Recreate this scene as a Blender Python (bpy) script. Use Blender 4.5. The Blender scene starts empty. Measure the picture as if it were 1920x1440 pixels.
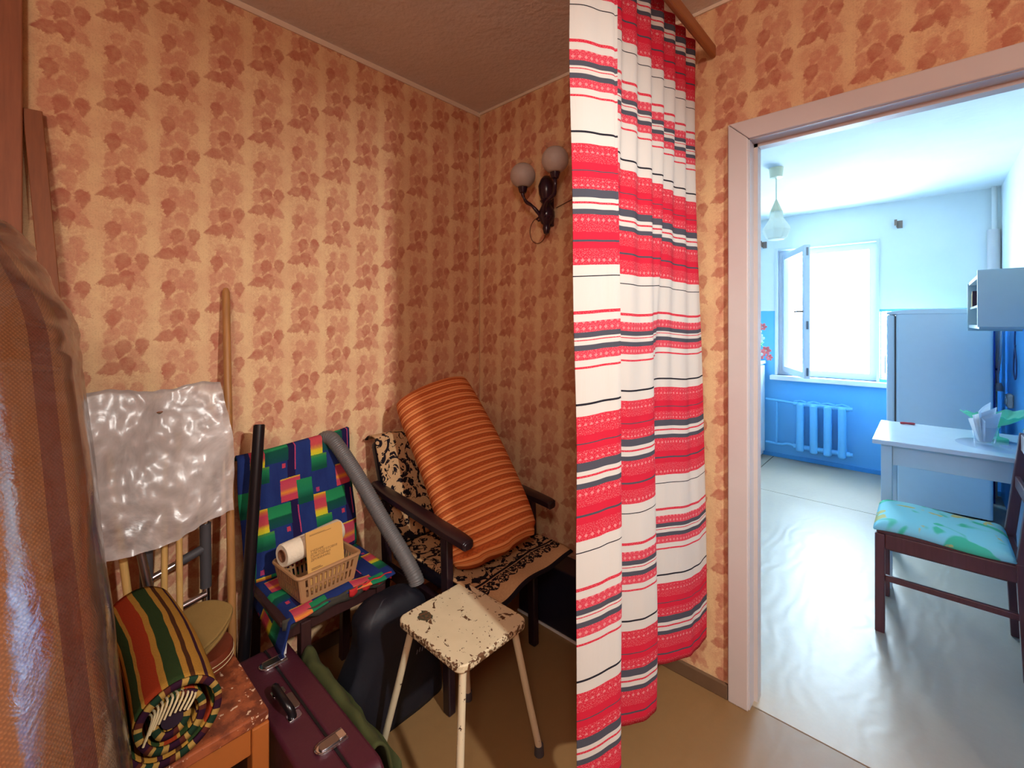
import bpy, bmesh, math, random
from mathutils import Vector, Matrix, noise as mnoise
random.seed(7)
sc = bpy.context.scene
C = sc.collection
PI = math.pi

# ---------------------------------------------------------------- camera, world, lamps, exposure
cam_d = bpy.data.cameras.new('camera')
cam = bpy.data.objects.new('camera', cam_d); C.objects.link(cam)
cam_d.sensor_fit = 'HORIZONTAL'; cam_d.sensor_width = 36.0
cam_d.lens = 36.0 * 840.0 / 1920.0
cam_d.shift_y = -115.0 / 1920.0
cam_d.clip_start = 0.02
cam.location = (0, 0, 1.342)
cam.rotation_euler = (PI / 2, 0, math.radians(42.8))
sc.camera = cam

sc.view_settings.view_transform = 'Standard'
sc.view_settings.look = 'None'
sc.view_settings.exposure = 0.0
sc.view_settings.gamma = 1.0
sc.view_settings.use_curve_mapping = False

world = bpy.data.worlds.new('overcast_sky'); sc.world = world
world.use_nodes = True
bg = world.node_tree.nodes['Background']
bg.inputs[0].default_value = (0.62, 0.83, 1.0, 1)
bg.inputs[1].default_value = 42.0
sc.cycles.max_bounces = 7; sc.cycles.diffuse_bounces = 4; sc.cycles.glossy_bounces = 3; sc.cycles.transparent_max_bounces = 10; sc.cycles.transmission_bounces = 4

def lamp(name, typ, loc, energy, color, **kw):
    d = bpy.data.lights.new(name, typ); d.energy = energy; d.color = color
    for k, v in kw.items(): setattr(d, k, v)
    o = bpy.data.objects.new(name, d); C.objects.link(o); o.location = loc
    return o
def aim(o, target):
    o.rotation_euler = (Vector(target) - o.location).to_track_quat('-Z', 'Y').to_euler()

# daylight enters through the kitchen window (portal only guides the sky light)
pt = lamp('window_portal', 'AREA', (-0.71, 5.22, 1.44), 1, (1, 1, 1), shape='RECTANGLE', size=0.74, size_y=1.2)
pt.data.cycles.is_portal = True
pt.rotation_euler = (PI / 2, 0, 0)
aim(pt, (-0.71, 2.0, 1.44))
# spot lamp under the hall ceiling
LAMP = (1.10, 0.48, 2.15)
sp = lamp('hall_spot_light', 'SPOT', LAMP, 195, (1.0, 0.97, 0.91), spot_size=math.radians(78), spot_blend=1.0, shadow_soft_size=0.05)
aim(sp, (-1.32, 1.20, 0.55))
# unseen fill light added further back in the hall to brighten the niche
FILL_LAMP = (0.55, -0.75, 2.22)
lamp('hall_fill_light', 'POINT', FILL_LAMP, 46, (1.0, 0.90, 0.82), shadow_soft_size=0.16)

# ---------------------------------------------------------------- node helper
class NB:
    def __init__(s, name, rough=0.6, base=None, spec=0.5, metal=0.0):
        s.m = bpy.data.materials.new(name); s.m.use_nodes = True
        s.nt = s.m.node_tree; s.b = s.nt.nodes['Principled BSDF']; s.out = s.nt.nodes['Material Output']
        s.b.inputs['Roughness'].default_value = rough
        s.b.inputs['Specular IOR Level'].default_value = spec
        s.b.inputs['Metallic'].default_value = metal
        if base is not None: s.b.inputs['Base Color'].default_value = (*base, 1)
    def n(s, t, **p):
        nd = s.nt.nodes.new(t)
        for k, v in p.items(): setattr(nd, k, v)
        return nd
    def put(s, sock, v):
        if isinstance(v, bpy.types.NodeSocket): s.nt.links.new(v, sock)
        elif isinstance(v, (tuple, list)) and sock.type == 'RGBA' and len(v) == 3: sock.default_value = (*v, 1)
        else: sock.default_value = v
    def M(s, op, a, b=None, c=None, clamp=False):
        nd = s.n('ShaderNodeMath', operation=op, use_clamp=clamp)
        s.put(nd.inputs[0], a)
        if b is not None: s.put(nd.inputs[1], b)
        if c is not None: s.put(nd.inputs[2], c)
        return nd.outputs[0]
    def mix(s, f, a, b, mode='MIX'):
        nd = s.n('ShaderNodeMix', data_type='RGBA', blend_type=mode)
        s.put(nd.inputs[0], f); s.put(nd.inputs[6], a); s.put(nd.inputs[7], b)
        return nd.outputs[2]
    def pos(s): return s.n('ShaderNodeNewGeometry').outputs['Position']
    def obj(s): return s.n('ShaderNodeTexCoord').outputs['Object']
    def uv(s): return s.n('ShaderNodeTexCoord').outputs['UV']
    def sep(s, v):
        nd = s.n('ShaderNodeSeparateXYZ'); s.put(nd.inputs[0], v); return nd.outputs
    def comb(s, x, y, z=0.0):
        nd = s.n('ShaderNodeCombineXYZ'); s.put(nd.inputs[0], x); s.put(nd.inputs[1], y); s.put(nd.inputs[2], z); return nd.outputs[0]
    def mapping(s, v, loc=(0, 0, 0), rot=(0, 0, 0), scale=(1, 1, 1), t='POINT'):
        nd = s.n('ShaderNodeMapping', vector_type=t); s.put(nd.inputs[0], v)
        nd.inputs[1].default_value = loc; nd.inputs[2].default_value = rot; nd.inputs[3].default_value = scale
        return nd.outputs[0]
    def noise(s, v, scale, detail=3, rough=0.55, dist=0.0):
        nd = s.n('ShaderNodeTexNoise'); s.put(nd.inputs['Vector'], v)
        nd.inputs['Scale'].default_value = scale; nd.inputs['Detail'].default_value = detail
        nd.inputs['Roughness'].default_value = rough; nd.inputs['Distortion'].default_value = dist
        return nd.outputs['Fac']
    def voro(s, v, scale, feature='F1'):
        nd = s.n('ShaderNodeTexVoronoi', feature=feature); s.put(nd.inputs['Vector'], v)
        nd.inputs['Scale'].default_value = scale
        return nd.outputs[0]
    def ramp(s, f, stops, interp='LINEAR'):
        nd = s.n('ShaderNodeValToRGB'); s.put(nd.inputs[0], f); cr = nd.color_ramp; cr.interpolation = interp
        while len(cr.elements) < len(stops): cr.elements.new(0.5)
        for e, (p, c) in zip(cr.elements, stops):
            e.position = p; e.color = (*c, 1) if len(c) == 3 else c
        return nd.outputs[0]
    def step(s, f, lo, hi): # smooth 0..1
        nd = s.n('ShaderNodeMapRange', interpolation_type='SMOOTHSTEP'); s.put(nd.inputs[0], f)
        nd.inputs[1].default_value = lo; nd.inputs[2].default_value = hi
        return nd.outputs[0]
    def box(s, u, v, u0, u1, v0, v1):
        a = s.M('MULTIPLY', s.M('GREATER_THAN', u, u0), s.M('LESS_THAN', u, u1))
        b = s.M('MULTIPLY', s.M('GREATER_THAN', v, v0), s.M('LESS_THAN', v, v1))
        return s.M('MULTIPLY', a, b)
    def color(s, c): s.put(s.b.inputs['Base Color'], c); return s
    def rough(s, r): s.put(s.b.inputs['Roughness'], r); return s
    def bump(s, h, strength=0.3, dist=0.005):
        nd = s.n('ShaderNodeBump'); s.put(nd.inputs['Height'], h)
        nd.inputs['Strength'].default_value = strength; nd.inputs['Distance'].default_value = dist
        s.nt.links.new(nd.outputs[0], s.b.inputs['Normal']); return s

def S(r, g, b):  # sRGB 0-255 to linear
    f = lambda c: (c / 255 / 12.92) if c / 255 <= 0.04045 else ((c / 255 + 0.055) / 1.055) ** 2.4
    return (f(r), f(g), f(b))

def simple(name, rgb, rough=0.6, vary=0.12, scale=18, bump=0.0, bscale=120, metal=0.0, spec=0.5):
    m = NB(name, rough, metal=metal, spec=spec)
    p = m.obj()
    f = m.noise(p, scale, 4)
    a = tuple(c * (1 - vary) for c in rgb); b = tuple(min(1, c * (1 + vary)) for c in rgb)
    m.color(m.mix(f, a, b))
    if bump: m.bump(m.noise(p, bscale, 3), bump, 0.003)
    return m.m

# ---------------------------------------------------------------- materials
def wallpaper(name, axis, off, base, leaf, leaf2):
    m = NB(name, 0.85, spec=0.2)
    p = m.pos(); xyz = m.sep(p)
    nz = m.noise(p, 95, 2, 0.75)
    jit = m.M('MULTIPLY', m.M('SUBTRACT', nz, 0.5), 0.018)
    u = m.M('ADD', m.M('ADD', xyz[axis], off), jit); v = m.M('ADD', xyz[2], jit)
    W, H = 0.136, 0.268
    cu = m.M('DIVIDE', u, W); col = m.M('FLOOR', cu)
    fu = m.M('MULTIPLY', m.M('SUBTRACT', cu, col), W)
    vv = m.M('SUBTRACT', v, m.M('MULTIPLY', col, H * 0.36))
    fv = m.M('MULTIPLY', m.M('FRACT', m.M('DIVIDE', vv, H)), H)
    loc = m.comb(fu, fv)
    leaves = [(0.036, 0.034, 3.5, .033, 0), (0.072, 0.044, 4.9, .035, 0), (0.104, 0.036, 5.6, .029, 1),
              (0.034, 0.084, 4.5, .032, 1), (0.108, 0.104, 4.75, .031, 0), (0.064, 0.098, 4.4, .034, 0), (0.090, 0.074, 5.2, .028, 1),
              (0.038, 0.138, 4.2, .032, 1), (0.076, 0.152, 5.0, .037, 1), (0.040, 0.192, 4.6, .034, 0), (0.074, 0.208, 5.1, .033, 1), (0.106, 0.198, 4.5, .028, 1),
              (0.052, 0.238, 4.3, .028, 1), (0.096, 0.236, 4.9, .028, 1)]
    tot = {0: None, 1: None}
    for (cx, cy, a, s_, k) in leaves:
        q = m.mapping(loc, (cx, cy, 0), (0, 0, a), (s_, s_ * .86, 1), 'TEXTURE')
        o = m.sep(q)
        ln = m.n('ShaderNodeVectorMath', operation='LENGTH'); m.put(ln.inputs[0], q); r = ln.outputs['Value']
        # pointed egg outline: reach grows towards the tip
        x2 = m.M('MAXIMUM', m.M('SUBTRACT', o[0], m.M('MULTIPLY', m.M('ABSOLUTE', o[1]), 1.6)), 0.0)
        mk = m.step(m.M('ADD', m.M('SUBTRACT', 0.74, r), m.M('MULTIPLY', x2, 0.42)), -0.04, 0.16)
        tot[k] = mk if tot[k] is None else m.M('MAXIMUM', tot[k], mk)
    wash = m.noise(p, 11, 3, 0.6)
    fine = m.noise(p, 150, 2)
    bc = m.mix(m.step(wash, 0.38, 0.66), base, tuple(0.70 * a + 0.30 * b for a, b in zip(base, leaf2)))
    band = m.M('ABSOLUTE', m.M('SUBTRACT', m.M('DIVIDE', fu, W), 0.5))
    washm = m.M('MULTIPLY', m.step(m.M('SUBTRACT', 0.5, band), 0.03, 0.18), m.step(nz, 0.36, 0.60))
    bc = m.mix(m.M('MULTIPLY', washm, 0.36), bc, leaf2)
    tone = m.noise(p, 36, 2)
    op0 = m.M('MULTIPLY', tot[0], m.M('ADD', 0.22, m.M('MULTIPLY', tone, 1.0)), clamp=True)
    op1 = m.M('MULTIPLY', tot[1], m.M('ADD', 0.10, m.M('MULTIPLY', tone, 1.0)), clamp=True)
    c = m.mix(op1, bc, leaf2)
    c = m.mix(op0, c, leaf)
    c = m.mix(m.M('MULTIPLY', m.M('ABSOLUTE', m.M('SUBTRACT', fine, 0.5)), 0.9), c, tuple(x * 0.5 for x in leaf))
    m.color(c)
    m.bump(fine, 0.3, 0.002)
    return m.m

PB, PL, PL2 = S(236, 204, 156), S(188, 112, 90), S(208, 142, 116)
mat_paper_x = wallpaper('wallpaper_side', 1, 0.0, PB, PL, PL2)
mat_paper_y = wallpaper('wallpaper_back', 0, 0.04, PB, PL, PL2)
mat_plain_paper = simple('plain_pink_paper', S(212, 156, 124), 0.9, 0.08)

def plaster(name, rgb, bump=0.5, rough=0.85):
    m = NB(name, rough, spec=0.2); p = m.pos()
    f = m.noise(p, 3, 5, 0.6); g = m.noise(p, 40, 3)
    m.color(m.mix(f, tuple(c * .88 for c in rgb), tuple(min(1, c * 1.06) for c in rgb)))
    m.bump(m.M('ADD', m.M('MULTIPLY', f, 4.0), g), bump, 0.006)
    return m.m
mat_ceil = plaster('hall_ceiling_paint', S(226, 220, 216), 0.6)
mat_kceil = plaster('kitchen_ceiling_paint', S(238, 242, 240), 0.15)
mat_cream = simple('cream_paint', S(232, 218, 196), 0.6, 0.05)
mat_casing = simple('casing_paint', S(208, 202, 200), 0.45, 0.06, 6, 0.12, 60)

def kwall():
    m = NB('kitchen_wall_paint', 0.55); p = m.pos(); z = m.sep(p)[2]
    f = m.noise(p, 4, 4)
    white = m.mix(f, S(222, 232, 232), S(236, 242, 240))
    blue = m.mix(f, S(92, 180, 242), S(110, 194, 250))
    zz = m.M('ADD', z, m.M('MULTIPLY', m.M('SUBTRACT', m.noise(p, 12, 2), 0.5), 0.006))
    k = m.M('GREATER_THAN', zz, 1.46)
    m.color(m.mix(k, blue, white))
    m.rough(m.M('ADD', 0.28, m.M('MULTIPLY', k, 0.5)))
    m.bump(m.noise(p, 30, 3), 0.12, 0.004)
    return m.m
mat_kwall = kwall()

def floor_mat(name, rgb, rough):
    m = NB(name, rough); p = m.pos()
    f = m.noise(p, 2.2, 5, 0.6); g = m.noise(p, 45, 4, 0.7)
    a = m.mix(f, tuple(c * .78 for c in rgb), tuple(c * 1.12 for c in rgb))
    m.color(m.mix(m.M('MULTIPLY', g, 0.35), a, tuple(c * .62 for c in rgb)))
    m.rough(m.M('ADD', rough - 0.06, m.M('MULTIPLY', f, 0.14)))
    w = m.n('ShaderNodeTexWave', wave_type='BANDS', bands_direction='X')
    m.put(w.inputs[0], p); w.inputs['Scale'].default_value = 5; w.inputs['Distortion'].default_value = 9; w.inputs['Detail'].default_value = 2
    m.bump(m.M('ADD', w.outputs['Fac'], m.noise(p, 9, 3)), 0.10, 0.004)
    return m.m
mat_hfloor = floor_mat('hall_floor_paint', S(152, 118, 76), 0.42)
mat_kfloor = floor_mat('kitchen_floor_paint', S(192, 176, 152), 0.36)

def wood(name, rgb, rough=0.45, axis='Z', vary=0.35, scale=9):
    m = NB(name, rough); p = m.obj()
    sc_ = {'X': (.08, 1, 1), 'Y': (1, .08, 1), 'Z': (1, 1, .08)}[axis]
    q = m.mapping(p, scale=sc_)
    f = m.noise(q, scale * 10, 4, 0.6, 0.4)
    m.color(m.mix(f, tuple(c * (1 - vary) for c in rgb), tuple(min(1, c * (1 + vary)) for c in rgb)))
    m.bump(f, 0.15, 0.002)
    return m.m
mat_plank = wood('reddish_plank_wood', S(152, 92, 58), 0.6)
mat_lath = wood('brown_lath_wood', S(140, 82, 44), 0.6)
mat_handle = wood('broom_handle_wood', S(170, 118, 66), 0.5)
mat_stick = wood('pale_stick_wood', S(222, 176, 104), 0.5)
mat_cornice = wood('cornice_wood', S(158, 98, 50), 0.35, 'Y')
mat_darkwood = wood('dark_stained_wood', S(34, 20, 26), 0.3)
mat_chairwood = wood('dark_chair_wood', S(58, 34, 34), 0.4)
mat_kchair = wood('maroon_chair_wood', S(104, 62, 62), 0.35)
mat_black = simple('black_plastic', S(20, 18, 22), 0.28, 0.05)
mat_chrome = simple('chrome', S(205, 205, 210), 0.18, 0.04, metal=1.0)
mat_steel = simple('dull_steel', S(150, 146, 150), 0.32, 0.08, metal=1.0)
mat_rubber = simple('grey_rubber', S(72, 70, 74), 0.6, 0.1)
mat_bracket = simple('rusty_bracket_metal', S(140, 120, 108), 0.5, 0.2, metal=0.5)
mat_white_enamel = simple('white_enamel', S(228, 236, 240), 0.22, 0.02)
mat_fridge = simple('fridge_enamel', S(206, 226, 236), 0.3, 0.03)
mat_table = simple('table_laminate', S(214, 228, 234), 0.22, 0.04)
mat_tableleg = simple('table_leg_paint', S(200, 222, 228), 0.4, 0.04)
mat_rad = simple('radiator_paint', S(104, 190, 248), 0.35, 0.05)
mat_winframe = simple('window_paint', S(214, 224, 234), 0.35, 0.03)
mat_cable = simple('white_cable', S(224, 224, 220), 0.5, 0.04)
mat_dcable = simple('dark_cable', S(44, 62, 110), 0.5, 0.04)
mat_navy = simple('navy_vinyl', S(22, 22, 40), 0.4, 0.2, 8, 0.2, 60)
mat_sconce = simple('sconce_dark_wood', S(46, 22, 38), 0.25, 0.2)
mat_red = simple('red_plastic', S(196, 60, 70), 0.4)

def glass(name, rgb=(1, 1, 1), rough=0.0, mixw=0.0, ior=1.45):
    m = NB(name, rough); t = m.n('ShaderNodeBsdfTransparent'); g = m.n('ShaderNodeBsdfGlossy')
    t.inputs[0].default_value = (*rgb, 1); g.inputs['Roughness'].default_value = 0.03
    fr = m.n('ShaderNodeFresnel'); fr.inputs[0].default_value = ior
    mx = m.n('ShaderNodeMixShader'); m.put(mx.inputs[0], m.M('MULTIPLY', fr.outputs[0], m.M('SUBTRACT', 1.0, m.n('ShaderNodeNewGeometry').outputs['Backfacing']))); m.put(mx.inputs[1], t.outputs[0]); m.put(mx.inputs[2], g.outputs[0])
    last = mx.outputs[0]
    if mixw:
        d = m.n('ShaderNodeBsdfDiffuse'); d.inputs[0].default_value = (*rgb, 1)
        m2 = m.n('ShaderNodeMixShader'); m2.inputs[0].default_value = mixw
        m.put(m2.inputs[1], last); m.put(m2.inputs[2], d.outputs[0]); last = m2.outputs[0]
    m.put(m.out.inputs[0], last)
    return m.m
mat_pane = glass('window_glass', ior=1.12)
mat_tumbler = glass('tumbler_glass', (0.95, 0.98, 1.0), 0, 0.08)
mat_green_glass = glass('green_glass', S(160, 246, 210), 0, 0.55)
mat_mat = glass('clear_table_mat', (0.97, 0.97, 1.0), 0, 0.02, 1.2)
mat_clear_top = glass('clear_crimped_glass', (0.96, 0.9, 0.85), 0, 0.05)

def film(name, haze, gloss, tint=(1, 1, 1), wscale=18, bstr=0.8, gr=0.16):
    m = NB(name); p = m.pos()
    q = m.mapping(p, scale=(1, 1, 1))
    w = m.noise(q, wscale, 5, 0.65, 1.2)
    cre = m.n('ShaderNodeTexNoise', noise_type='RIDGED_MULTIFRACTAL'); m.put(cre.inputs['Vector'], q)
    cre.inputs['Scale'].default_value = wscale * 0.8; cre.inputs['Detail'].default_value = 4
    bp = m.n('ShaderNodeBump'); bp.inputs['Strength'].default_value = bstr; bp.inputs['Distance'].default_value = 0.012
    m.put(bp.inputs['Height'], m.M('ADD', w, m.M('MULTIPLY', cre.outputs[0], 0.5)))
    t = m.n('ShaderNodeBsdfTransparent'); t.inputs[0].default_value = (*tint, 1)
    g = m.n('ShaderNodeBsdfGlossy'); g.inputs['Roughness'].default_value = gr; m.put(g.inputs['Normal'], bp.outputs[0])
    d = m.n('ShaderNodeBsdfDiffuse'); d.inputs[0].default_value = (0.72, 0.66, 0.63, 1); m.put(d.inputs['Normal'], bp.outputs[0])
    m1 = m.n('ShaderNodeMixShader'); m.put(m1.inputs[0], m.M('MULTIPLY', m.M('ADD', m.step(w, 0.25, 0.75), 0.5), haze, clamp=True)); m.put(m1.inputs[1], t.outputs[0]); m.put(m1.inputs[2], d.outputs[0])
    fr = m.n('ShaderNodeFresnel'); fr.inputs[0].default_value = 1.45; m.put(fr.inputs['Normal'], bp.outputs[0])
    m2 = m.n('ShaderNodeMixShader'); m.put(m2.inputs[0], m.M('ADD', m.M('MULTIPLY', fr.outputs[0], 0.6), gloss, clamp=True)); m.put(m2.inputs[1], m1.outputs[0]); m.put(m2.inputs[2], g.outputs[0])
    m.put(m.out.inputs[0], m2.outputs[0])
    return m.m
mat_film = film('stretch_film', 0.05, 0.28, (0.99, 0.97, 0.95), 22, 0.10, 0.08)
mat_poly = film('polythene', 0.60, 0.05, (0.93, 0.92, 0.90), 4, 0.20, 0.30)

def frosted(name, rgb):
    m = NB(name, 0.5, rgb); m.b.inputs['Transmission Weight'].default_value = 0.25
    p = m.obj(); m.bump(m.noise(p, 160, 2), 0.3, 0.002)
    return m.m
mat_frost = frosted('frosted_globe_glass', S(214, 200, 190))
def translucent(name, rgb):
    m = NB(name, 0.4, rgb); t = m.n('ShaderNodeBsdfTranslucent'); t.inputs[0].default_value = (*rgb, 1)
    mx = m.n('ShaderNodeMixShader'); mx.inputs[0].default_value = 0.5
    m.put(mx.inputs[1], m.b.outputs[0]); m.put(mx.inputs[2], t.outputs[0]); m.put(m.out.inputs[0], mx.outputs[0])
    return m.m
mat_pshade = translucent('pendant_frosted_glass', S(244, 246, 236))
mat_pcream = simple('cream_plastic', S(240, 236, 200), 0.4, 0.03)

def curtain_mat():
    m = NB('striped_curtain_cloth', 0.9, spec=0.15)
    uv = m.sep(m.uv()); P = 0.645
    t = m.M('SUBTRACT', 1.0, m.M('FRACT', m.M('DIVIDE', m.M('SUBTRACT', uv[1], 1.768), P)))  # 0 at top of wide group
    R, Rp, G, Wt, Bk = S(218, 42, 68), S(220, 64, 86), S(84, 86, 98), S(222, 220, 214), S(40, 40, 50)
    k = lambda v: v / P
    stops = [(0, R), (k(.058), G), (k(.062), R), (k(.104), G), (k(.124), Wt), (k(.136), R), (k(.140), Wt), (k(.152), G), (k(.166), R),
             (k(.226), G), (k(.230), R), (k(.286), Wt), (k(.310), Bk), (k(.314), Wt), (k(.395), R), (k(.401), Wt), (k(.419), Rp), (k(.444), G),
             (k(.457), Wt), (k(.463), R), (k(.466), Wt), (k(.476), G), (k(.488), Rp), (k(.509), Wt), (k(.525), R), (k(.531), Wt), (k(.612), Bk), (k(.616), Wt), (k(.640), R)]
    c = m.ramp(t, stops, 'CONSTANT')
    isred = m.M('GREATER_THAN', m.M('SUBTRACT', m.sep(c)[0], m.M('MULTIPLY', m.sep(c)[1], 3.0)), 0.2)
    # woven light flecks in the red bands: fine dashes plus a row of diamonds at the band edges
    fu = m.M('ABSOLUTE', m.M('SUBTRACT', m.M('FRACT', m.M('MULTIPLY', uv[0], 62.0)), 0.5))
    fv = m.M('ABSOLUTE', m.M('SUBTRACT', m.M('FRACT', m.M('MULTIPLY', uv[1], 62.0)), 0.5))
    dia = m.M('LESS_THAN', m.M('ADD', fu, fv), 0.30)
    rows = None
    for (a, b) in ((.004, .020), (.084, .100), (.170, .186), (.268, .284), (.420, .443), (.489, .508)):
        r = m.M('MULTIPLY', m.M('GREATER_THAN', t, k(a)), m.M('LESS_THAN', t, k(b)))
        rows = r if rows is None else m.M('MAXIMUM', rows, r)
    solid = m.M('MULTIPLY', m.M('GREATER_THAN', t, k(.042)), m.M('LESS_THAN', t, k(.078)))
    solid = m.M('MAXIMUM', solid, m.M('MULTIPLY', m.M('GREATER_THAN', t, k(.208)), m.M('LESS_THAN', t, k(.248))))
    dn = m.noise(m.comb(m.M('MULTIPLY', uv[0], 1.0), m.M('MULTIPLY', uv[1], 1.0)), 420, 2)
    dash = m.M('MULTIPLY', m.step(dn, 0.52, 0.62), 0.38)
    dash = m.M('MULTIPLY', dash, m.M('SUBTRACT', 1.0, solid))
    lt = m.M('MAXIMUM', m.M('MULTIPLY', m.M('MULTIPLY', dia, rows), 0.5), dash)
    c = m.mix(m.M('MULTIPLY', lt, isred), c, S(240, 190, 190))
    m.color(c)
    m.bump(m.noise(m.mapping(m.pos(), scale=(1, 1, .12)), 90, 3), 0.25, 0.004)
    # thin cloth lets some light through
    tr = m.n('ShaderNodeBsdfTranslucent'); m.put(tr.inputs[0], c)
    mx = m.n('ShaderNodeMixShader'); mx.inputs[0].default_value = 0.22
    m.put(mx.inputs[1], m.b.outputs[0]); m.put(mx.inputs[2], tr.outputs[0]); m.put(m.out.inputs[0], mx.outputs[0])
    return m.m
mat_curtain = curtain_mat()

def colour_blocks():
    m = NB('colour_block_cloth', 0.9, spec=0.15)
    uv = m.sep(m.uv()); nz = m.noise(m.uv(), 220, 2)
    TU, TV = 0.205, 0.225
    uu = m.M('ADD', uv[0], m.M('MULTIPLY', m.M('SUBTRACT', nz, .5), .003))
    vv = m.M('ADD', uv[1], m.M('MULTIPLY', m.M('SUBTRACT', nz, .5), .004))
    u = m.M('FRACT', m.M('DIVIDE', uu, TU)); v = m.M('FRACT', m.M('DIVIDE', vv, TV))
    v1 = m.M('ADD', v, 0.0)
    base = m.mix(m.noise(m.mapping(m.uv(), scale=(1, .3, 1)), 30, 3), S(26, 36, 96), S(42, 66, 134))
    blu2 = S(34, 22, 70)
    c = m.mix(m.box(u, v, .58, .72, 0, 1), base, blu2)
    def grad(v0, v1_, stops):
        return m.ramp(m.M('DIVIDE', m.M('SUBTRACT', v, v0), v1_ - v0), stops)
    pk, yl, gr, gd = S(206, 66, 92), S(236, 204, 40), S(36, 140, 84), S(16, 84, 62)
    A = grad(0, .37, [(0, yl), (.12, S(220, 120, 60)), (.3, pk), (.65, S(210, 80, 80)), (.8, yl), (1, S(220, 220, 50))])
    B = grad(.37, .62, [(0, S(90, 150, 60)), (.2, gr), (.8, gd), (1, gd)])
    Cc = grad(0, .32, [(0, gr), (.55, S(40, 150, 90)), (.62, gd), (1, S(20, 74, 80))])
    D = grad(.62, .98, [(0, yl), (.08, pk), (.45, S(206, 80, 90)), (.6, S(240, 150, 50)), (.75, pk), (1, S(214, 70, 84))])
    E = grad(.70, 1.0, [(0, gr), (.6, S(30, 130, 88)), (1, gd)])
    c = m.mix(m.box(u, v, .0, .22, .0, .37), c, A)
    c = m.mix(m.box(u, v, .0, .29, .37, .62), c, B)
    c = m.mix(m.box(u, v, .22, .60, .0, .34), c, Cc)
    c = m.mix(m.box(u, v, .45, .80, .62, .98), c, D)
    c = m.mix(m.box(u, v, .73, 1.0, .70, 1.0), c, E)
    c = m.mix(m.box(u, v, .73, 1.0, .0, .09), c, gd)
    c = m.mix(m.box(u, v, .49, .55, .38, .45), c, pk)
    c = m.mix(m.box(u, v, .06, .12, .90, .97), c, S(180, 60, 110))
    c = m.mix(m.box(u, v, .71, .73, .08, .52), c, S(200, 70, 110))
    m.color(m.mix(m.M('MULTIPLY', m.noise(m.uv(), 300, 2), .35), c, tuple(x * .5 for x in S(40, 50, 80))))
    m.bump(m.noise(m.uv(), 420, 2), 0.3, 0.002)
    return m.m
mat_blocks = colour_blocks()

def floral(border_axis_uv=True):
    m = NB('floral_tapestry_cloth', 0.95, spec=0.1)
    uv = m.uv(); s = m.sep(uv)
    d1 = m.voro(m.mapping(uv, scale=(1, 1, 1)), 13)
    ring = m.M('ABSOLUTE', m.M('SUBTRACT', m.M('FRACT', m.M('MULTIPLY', d1, 2.4)), 0.5))
    nz = m.noise(uv, 38, 3, 0.6, 1.5)
    k = m.M('MULTIPLY', m.M('LESS_THAN', ring, 0.17), m.M('GREATER_THAN', nz, 0.44))
    k = m.M('MAXIMUM', k, m.M('GREATER_THAN', m.noise(uv, 24, 2, 0.5, 2.0), 0.60))
    beige = m.mix(m.noise(uv, 160, 2), S(176, 138, 100), S(206, 170, 126))
    # border along the front hem: uv.y = distance from the hem
    fb = s[1]
    k = m.M('MULTIPLY', k, m.M('GREATER_THAN', fb, 0.105))
    line = m.M('MULTIPLY', m.M('GREATER_THAN', fb, 0.098), m.M('LESS_THAN', fb, 0.108))
    scal = m.M('ADD', 0.062, m.M('MULTIPLY', m.M('ABSOLUTE', m.M('SINE', m.M('MULTIPLY', s[0], 62.0))), -0.012))
    orn = m.M('MULTIPLY', m.M('GREATER_THAN', fb, scal), m.M('LESS_THAN', fb, 0.094))
    orn = m.M('MULTIPLY', orn, m.M('GREATER_THAN', m.noise(uv, 90, 2, .5, 1.0), 0.45))
    k = m.M('MAXIMUM', k, m.M('MAXIMUM', line, orn))
    k = m.M('MAXIMUM', k, m.M('LESS_THAN', fb, 0.012))
    m.color(m.mix(k, beige, S(30, 24, 30)))
    m.bump(m.noise(uv, 350, 2), 0.4, 0.002)
    return m.m
mat_floral = floral()

def orange_ticking():
    m = NB('orange_striped_ticking', 0.9, spec=0.12)
    uv = m.sep(m.uv())
    t = m.M('FRACT', m.M('DIVIDE', uv[1], 0.036))
    base, dk, lt = S(222, 132, 76), S(168, 84, 46), S(238, 164, 104)
    c = m.ramp(t, [(0, dk), (.07, lt), (.22, base), (.36, dk), (.42, lt), (.56, base), (.60, S(196, 98, 50)), (.94, dk)], 'CONSTANT')
    # little sprigs in the wide band
    a = m.M('FRACT', m.M('MULTIPLY', uv[0], 34.0)); b = m.M('SUBTRACT', t, 0.77)
    spr = m.M('MULTIPLY', m.M('LESS_THAN', m.M('ABSOLUTE', m.M('ADD', b, m.M('MULTIPLY', m.M('SINE', m.M('MULTIPLY', uv[0], 420.0)), .07))), 0.07), m.M('GREATER_THAN', m.noise(m.uv(), 230, 2), .42))
    c = m.mix(m.M('MULTIPLY', spr, .8), c, dk)
    m.color(m.mix(m.M('MULTIPLY', m.noise(m.uv(), 380, 2), .25), c, dk))
    m.bump(m.M('ADD', m.noise(m.uv(), 300, 2), m.M('MULTIPLY', m.noise(m.pos(), 14, 2), 1.5)), 0.35, 0.004)
    return m.m
mat_orange = orange_ticking()

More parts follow.
